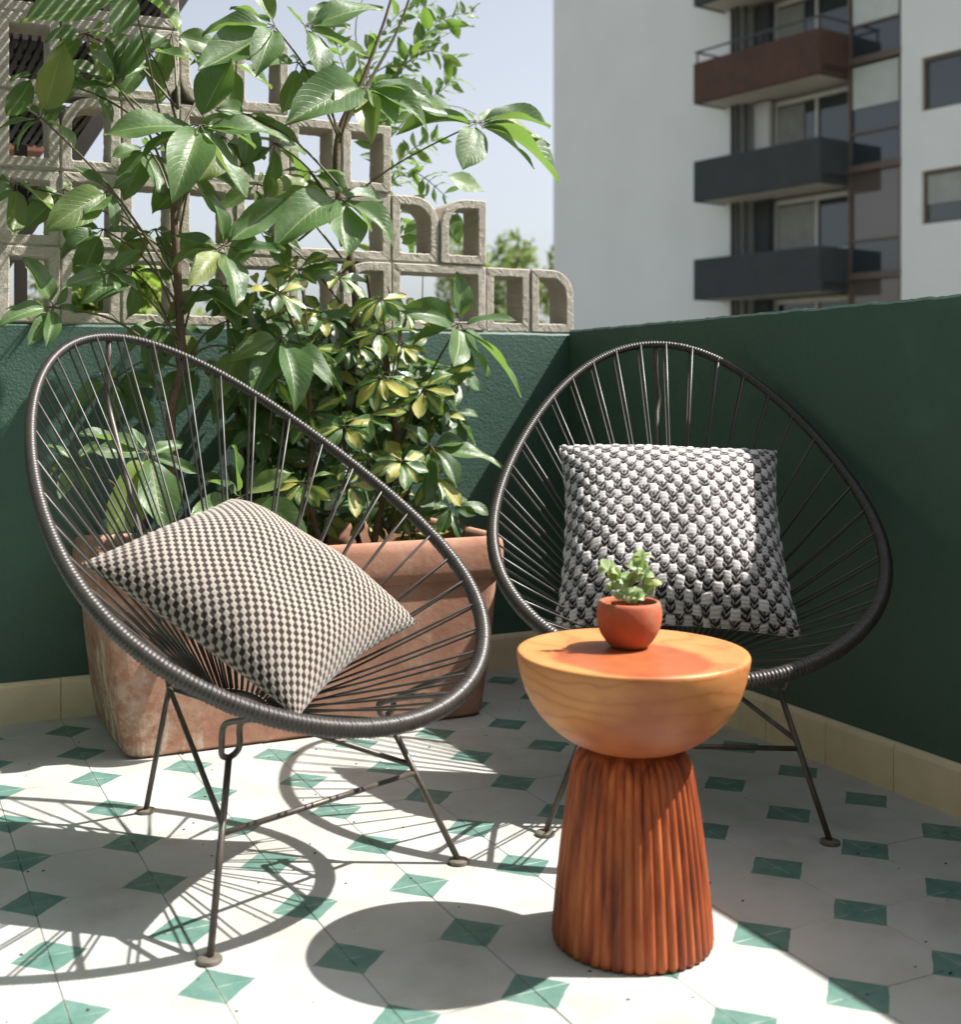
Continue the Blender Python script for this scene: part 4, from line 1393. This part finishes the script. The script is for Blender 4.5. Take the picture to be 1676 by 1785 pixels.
def knit(u, v):
    NUc, NVc = 30, 22
    rgk = np.random.default_rng(4)
    jr = rgk.normal(0, 1, (2, 40, 40))
    def wob(k):
        x, y = u * 24, v * 24
        i0, j0 = np.floor(x).astype(int), np.floor(y).astype(int)
        fx, fy = x - i0, y - j0
        q = jr[k]
        return (q[i0, j0] * (1 - fx) + q[i0 + 1, j0] * fx) * (1 - fy) + (q[i0, j0 + 1] * (1 - fx) + q[i0 + 1, j0 + 1] * fx) * fy
    warp = 0.012 * np.sin(9 * v + 1.0) * np.sin(4 * u) + 0.0045 * wob(0)
    U, Vv = (u + warp) * NUc, (v + 0.006 * np.sin(11 * u) + 0.0055 * wob(1)) * NVc
    iu, iv = np.floor(U).astype(int), np.floor(Vv).astype(int)
    a, b = U - iu, Vv - iv
    light = ((iu + iv) % 2 == 0)
    ra = rgk.uniform(0.65, 1.15, (80, 80))[iu % 80, iv % 80]
    # raised block of yarn, three strands side by side
    blk = (np.clip(1 - np.abs(2 * a - 1) ** 4.0, 0, 1) * np.clip(1 - np.abs(2 * b - 1) ** 4.0, 0, 1)) ** 0.5
    strands = np.abs(np.sin(np.pi * 3 * b))
    hb = 0.0050 * blk * ra + 0.0008 * strands * blk
    tb = np.clip(0.58 + 0.30 * strands + 0.1 * (ra - 1) * 3, 0, 1) * np.clip(blk * 2.2, 0, 1)
    # sunken V of two strands
    arm = np.abs(2 * a - 1)
    vv = b - 0.45 * arm
    band = np.abs(((vv * 2.0) % 1.0) - 0.5) * 2
    gap = np.clip(1 - np.abs(2 * a - 1) / 0.16, 0, 1)
    hv = 0.0012 + 0.0026 * (1 - band) * (1 - gap)
    tv = np.where(band < 0.40, 0.52, 0.0) * (1 - gap)
    return np.where(light, hb, hv), np.where(light, tb, tv)


pA = make_pillow('pillow', (-0.2159, 0.2010, 0.4739), (0.5481, 0.0476, 0.7417), 0.450, 0.092, 0.040, 313, 313, dots, M['dotyarn'])
tag(pA, 'square pillow woven with dark dots on cream, tilted on a corner in the left chair', 'pillow')
pB = make_pillow('pillow', (0.6893, 0.2377, 0.5265), (0.7884, -0.2014, -0.5232), 0.480, 0.105, 0.040, 241, 221, knit, M['knit'])
tag(pB, 'square pillow in chunky black and white basket knit upright in the right chair', 'pillow')

# ------------------------------------------------------------------ side table with the little pot
tb_c = CAM + (FWD + RIGHT * (1102.5 - PPX) / F_PX) * 1.875
tb = empty('side_table', (tb_c[0], tb_c[1], 0))
tag(tb, 'turned wooden side table with a pale half bowl top on a fluted red brown pedestal', 'table')
prof = [(0.060, 0.296), (0.082, 0.3005), (0.100, 0.309), (0.116, 0.320), (0.131, 0.333), (0.144, 0.347), (0.155, 0.363), (0.1635, 0.381), (0.170, 0.401), (0.1745, 0.421), (0.1765, 0.4335), (0.1762, 0.4375), (0.1745, 0.4400), (0.1715, 0.4408), (0.165, 0.4395), (0.14, 0.4385), (0.08, 0.438), (0.02, 0.438)]
obj('bowl_top', lathe(prof, 96), M['woodtop'], tb, smooth=True)


def flute(a, r, z):
    k = abs(math.sin(a * 22.0))
    dep = 0.0062 * min(1.0, max(0.0, (0.300 - z) / 0.02))
    return r - dep * (1 - k ** 0.6)


pprof = [(0.112, 0.0), (0.121, 0.003), (0.1225, 0.010), (0.1215, 0.03), (0.117, 0.08), (0.1115, 0.13), (0.1055, 0.18), (0.099, 0.225), (0.0945, 0.252), (0.0915, 0.266), (0.087, 0.278), (0.080, 0.288), (0.071, 0.2955), (0.062, 0.299)]
obj('pedestal', lathe(pprof, 44 * 10, flute), M['woodbase'], tb, smooth=True)

pp = on_z(1102, 1134, 0.4385) + FWD * 0.028
pot = empty('flower_pot', (pp[0], pp[1], 0.4385))
tag(pot, 'small round terracotta pot with a chipped rim standing on the wooden table', 'pot')
pprof = [(0.024, 0.0), (0.028, 0.001), (0.036, 0.009), (0.044, 0.021), (0.049, 0.034), (0.0508, 0.046), (0.0505, 0.056), (0.0490, 0.066), (0.0470, 0.0705), (0.0445, 0.0715), (0.042, 0.070), (0.0405, 0.064), (0.040, 0.058)]
obj('pot_body', lathe(pprof, 56, lambda a, r, z: r * (1 + 0.012 * math.sin(2 * a + 1) + 0.006 * math.sin(60 * z + 3 * a))), M['pot'], pot, smooth=True)
obj('soil', lathe([(0.0398, 0.052), (0.0398, 0.060), (0.02, 0.0625)], 24), M['soil'], pot)
sh_o = np.array([pp[0] + 0.012, pp[1], 0.4385 + 0.060])
obj('broken_shard', ([(-.036, -.002, .055), (-.012, -.012, .058), (-.010, -.010, .074), (-.030, .0, .072), (-.036, .002, .055), (-.012, -.008, .058), (-.010, -.006, .074), (-.030, .004, .072)],
                     [(0, 1, 2, 3), (7, 6, 5, 4), (0, 4, 5, 1), (1, 5, 6, 2), (2, 6, 7, 3), (3, 7, 4, 0)]), M['pot'], pot)
sp_o = np.array([pp[0] + .004, pp[1], 0.4385 + 0.058])
sp = empty('potted_plant', sp_o)
tag(sp, 'tiny pale green leafy plant growing in the small terracotta pot', 'plant')
M['redstem'] = simple('reddish_stem', (0.25, 0.10, 0.04), 0.5)
for k, (hx, hy) in enumerate([(1062, 990), (1075, 1010), (1110, 985), (1125, 1000), (1100, 1010), (1135, 1020), (1122, 1030), (1092, 1035), (1110, 1040), (1070, 1022), (1118, 972)]):
    H = at(hx, hy, 1.895 + random.uniform(-.015, .02))
    stem([sp_o, (sp_o + H) / 2 + RNG.normal(0, .004, 3), H], [.0016, .0013, .001], M['redstem'], sp, sp_o, 'stem', 5)
    for q in range(6):
        a = q * 1.05 + random.random()
        d = RIGHT * math.cos(a) + np.array([0, 0, 1]) * math.sin(a) * 0.7 - FWD * random.uniform(-.6, .6)
        d /= np.linalg.norm(d)
        place_leaf(SMALL, H, H + d * random.uniform(.012, .020), sp, sp_o, np.array([0, 0, .8]) - FWD * .6 + RNG.normal(0, .3, 3))

# ------------------------------------------------------------------ crumbs of dirt and fallen bits on the floor
cr = MB()
for k in range(130):
    x, y = random.uniform(-0.8, 1.05), random.uniform(-0.65, 1.25)
    s = random.uniform(.0012, .0034)
    a = random.random() * 6
    pts = [(x + s * math.cos(a + q) * random.uniform(.6, 1.6), y + s * math.sin(a + q) * random.uniform(.5, 1), 0.0006) for q in (0, 1.6, 3.1, 4.7)]
    cr.add(pts + [(x, y, s * 0.9)], [(0, 1, 4), (1, 2, 4), (2, 3, 4), (3, 0, 4)])
tag(obj('dirt_crumbs', cr.geo, M['soil']), 'scattered dark crumbs of soil on the tiled floor', 'crumbs', kind='stuff')
M['dryleaf'] = mat_leaf('dry_leaf', (0.36, 0.27, 0.12), (0.46, 0.36, 0.18), (0.4, 0.3, 0.15), 0.2, 0.6)
dl_b, dl_t = at(1306, 1137, 2.44), at(1268, 1146, 2.42)
dl = place_leaf([leaf_mesh('dry_leaf', M['dryleaf'], 0.42, 0.3, 0.08, 1.2, 91, 'lance', 8, 4)], dl_b, dl_t, None, np.zeros(3), np.array([0, -.3, 1.0]), 1.0, 0.0, 'dry_leaf')
tag(dl, 'small pale dry leaf fallen on the seat cords under the knit pillow', 'leaf')
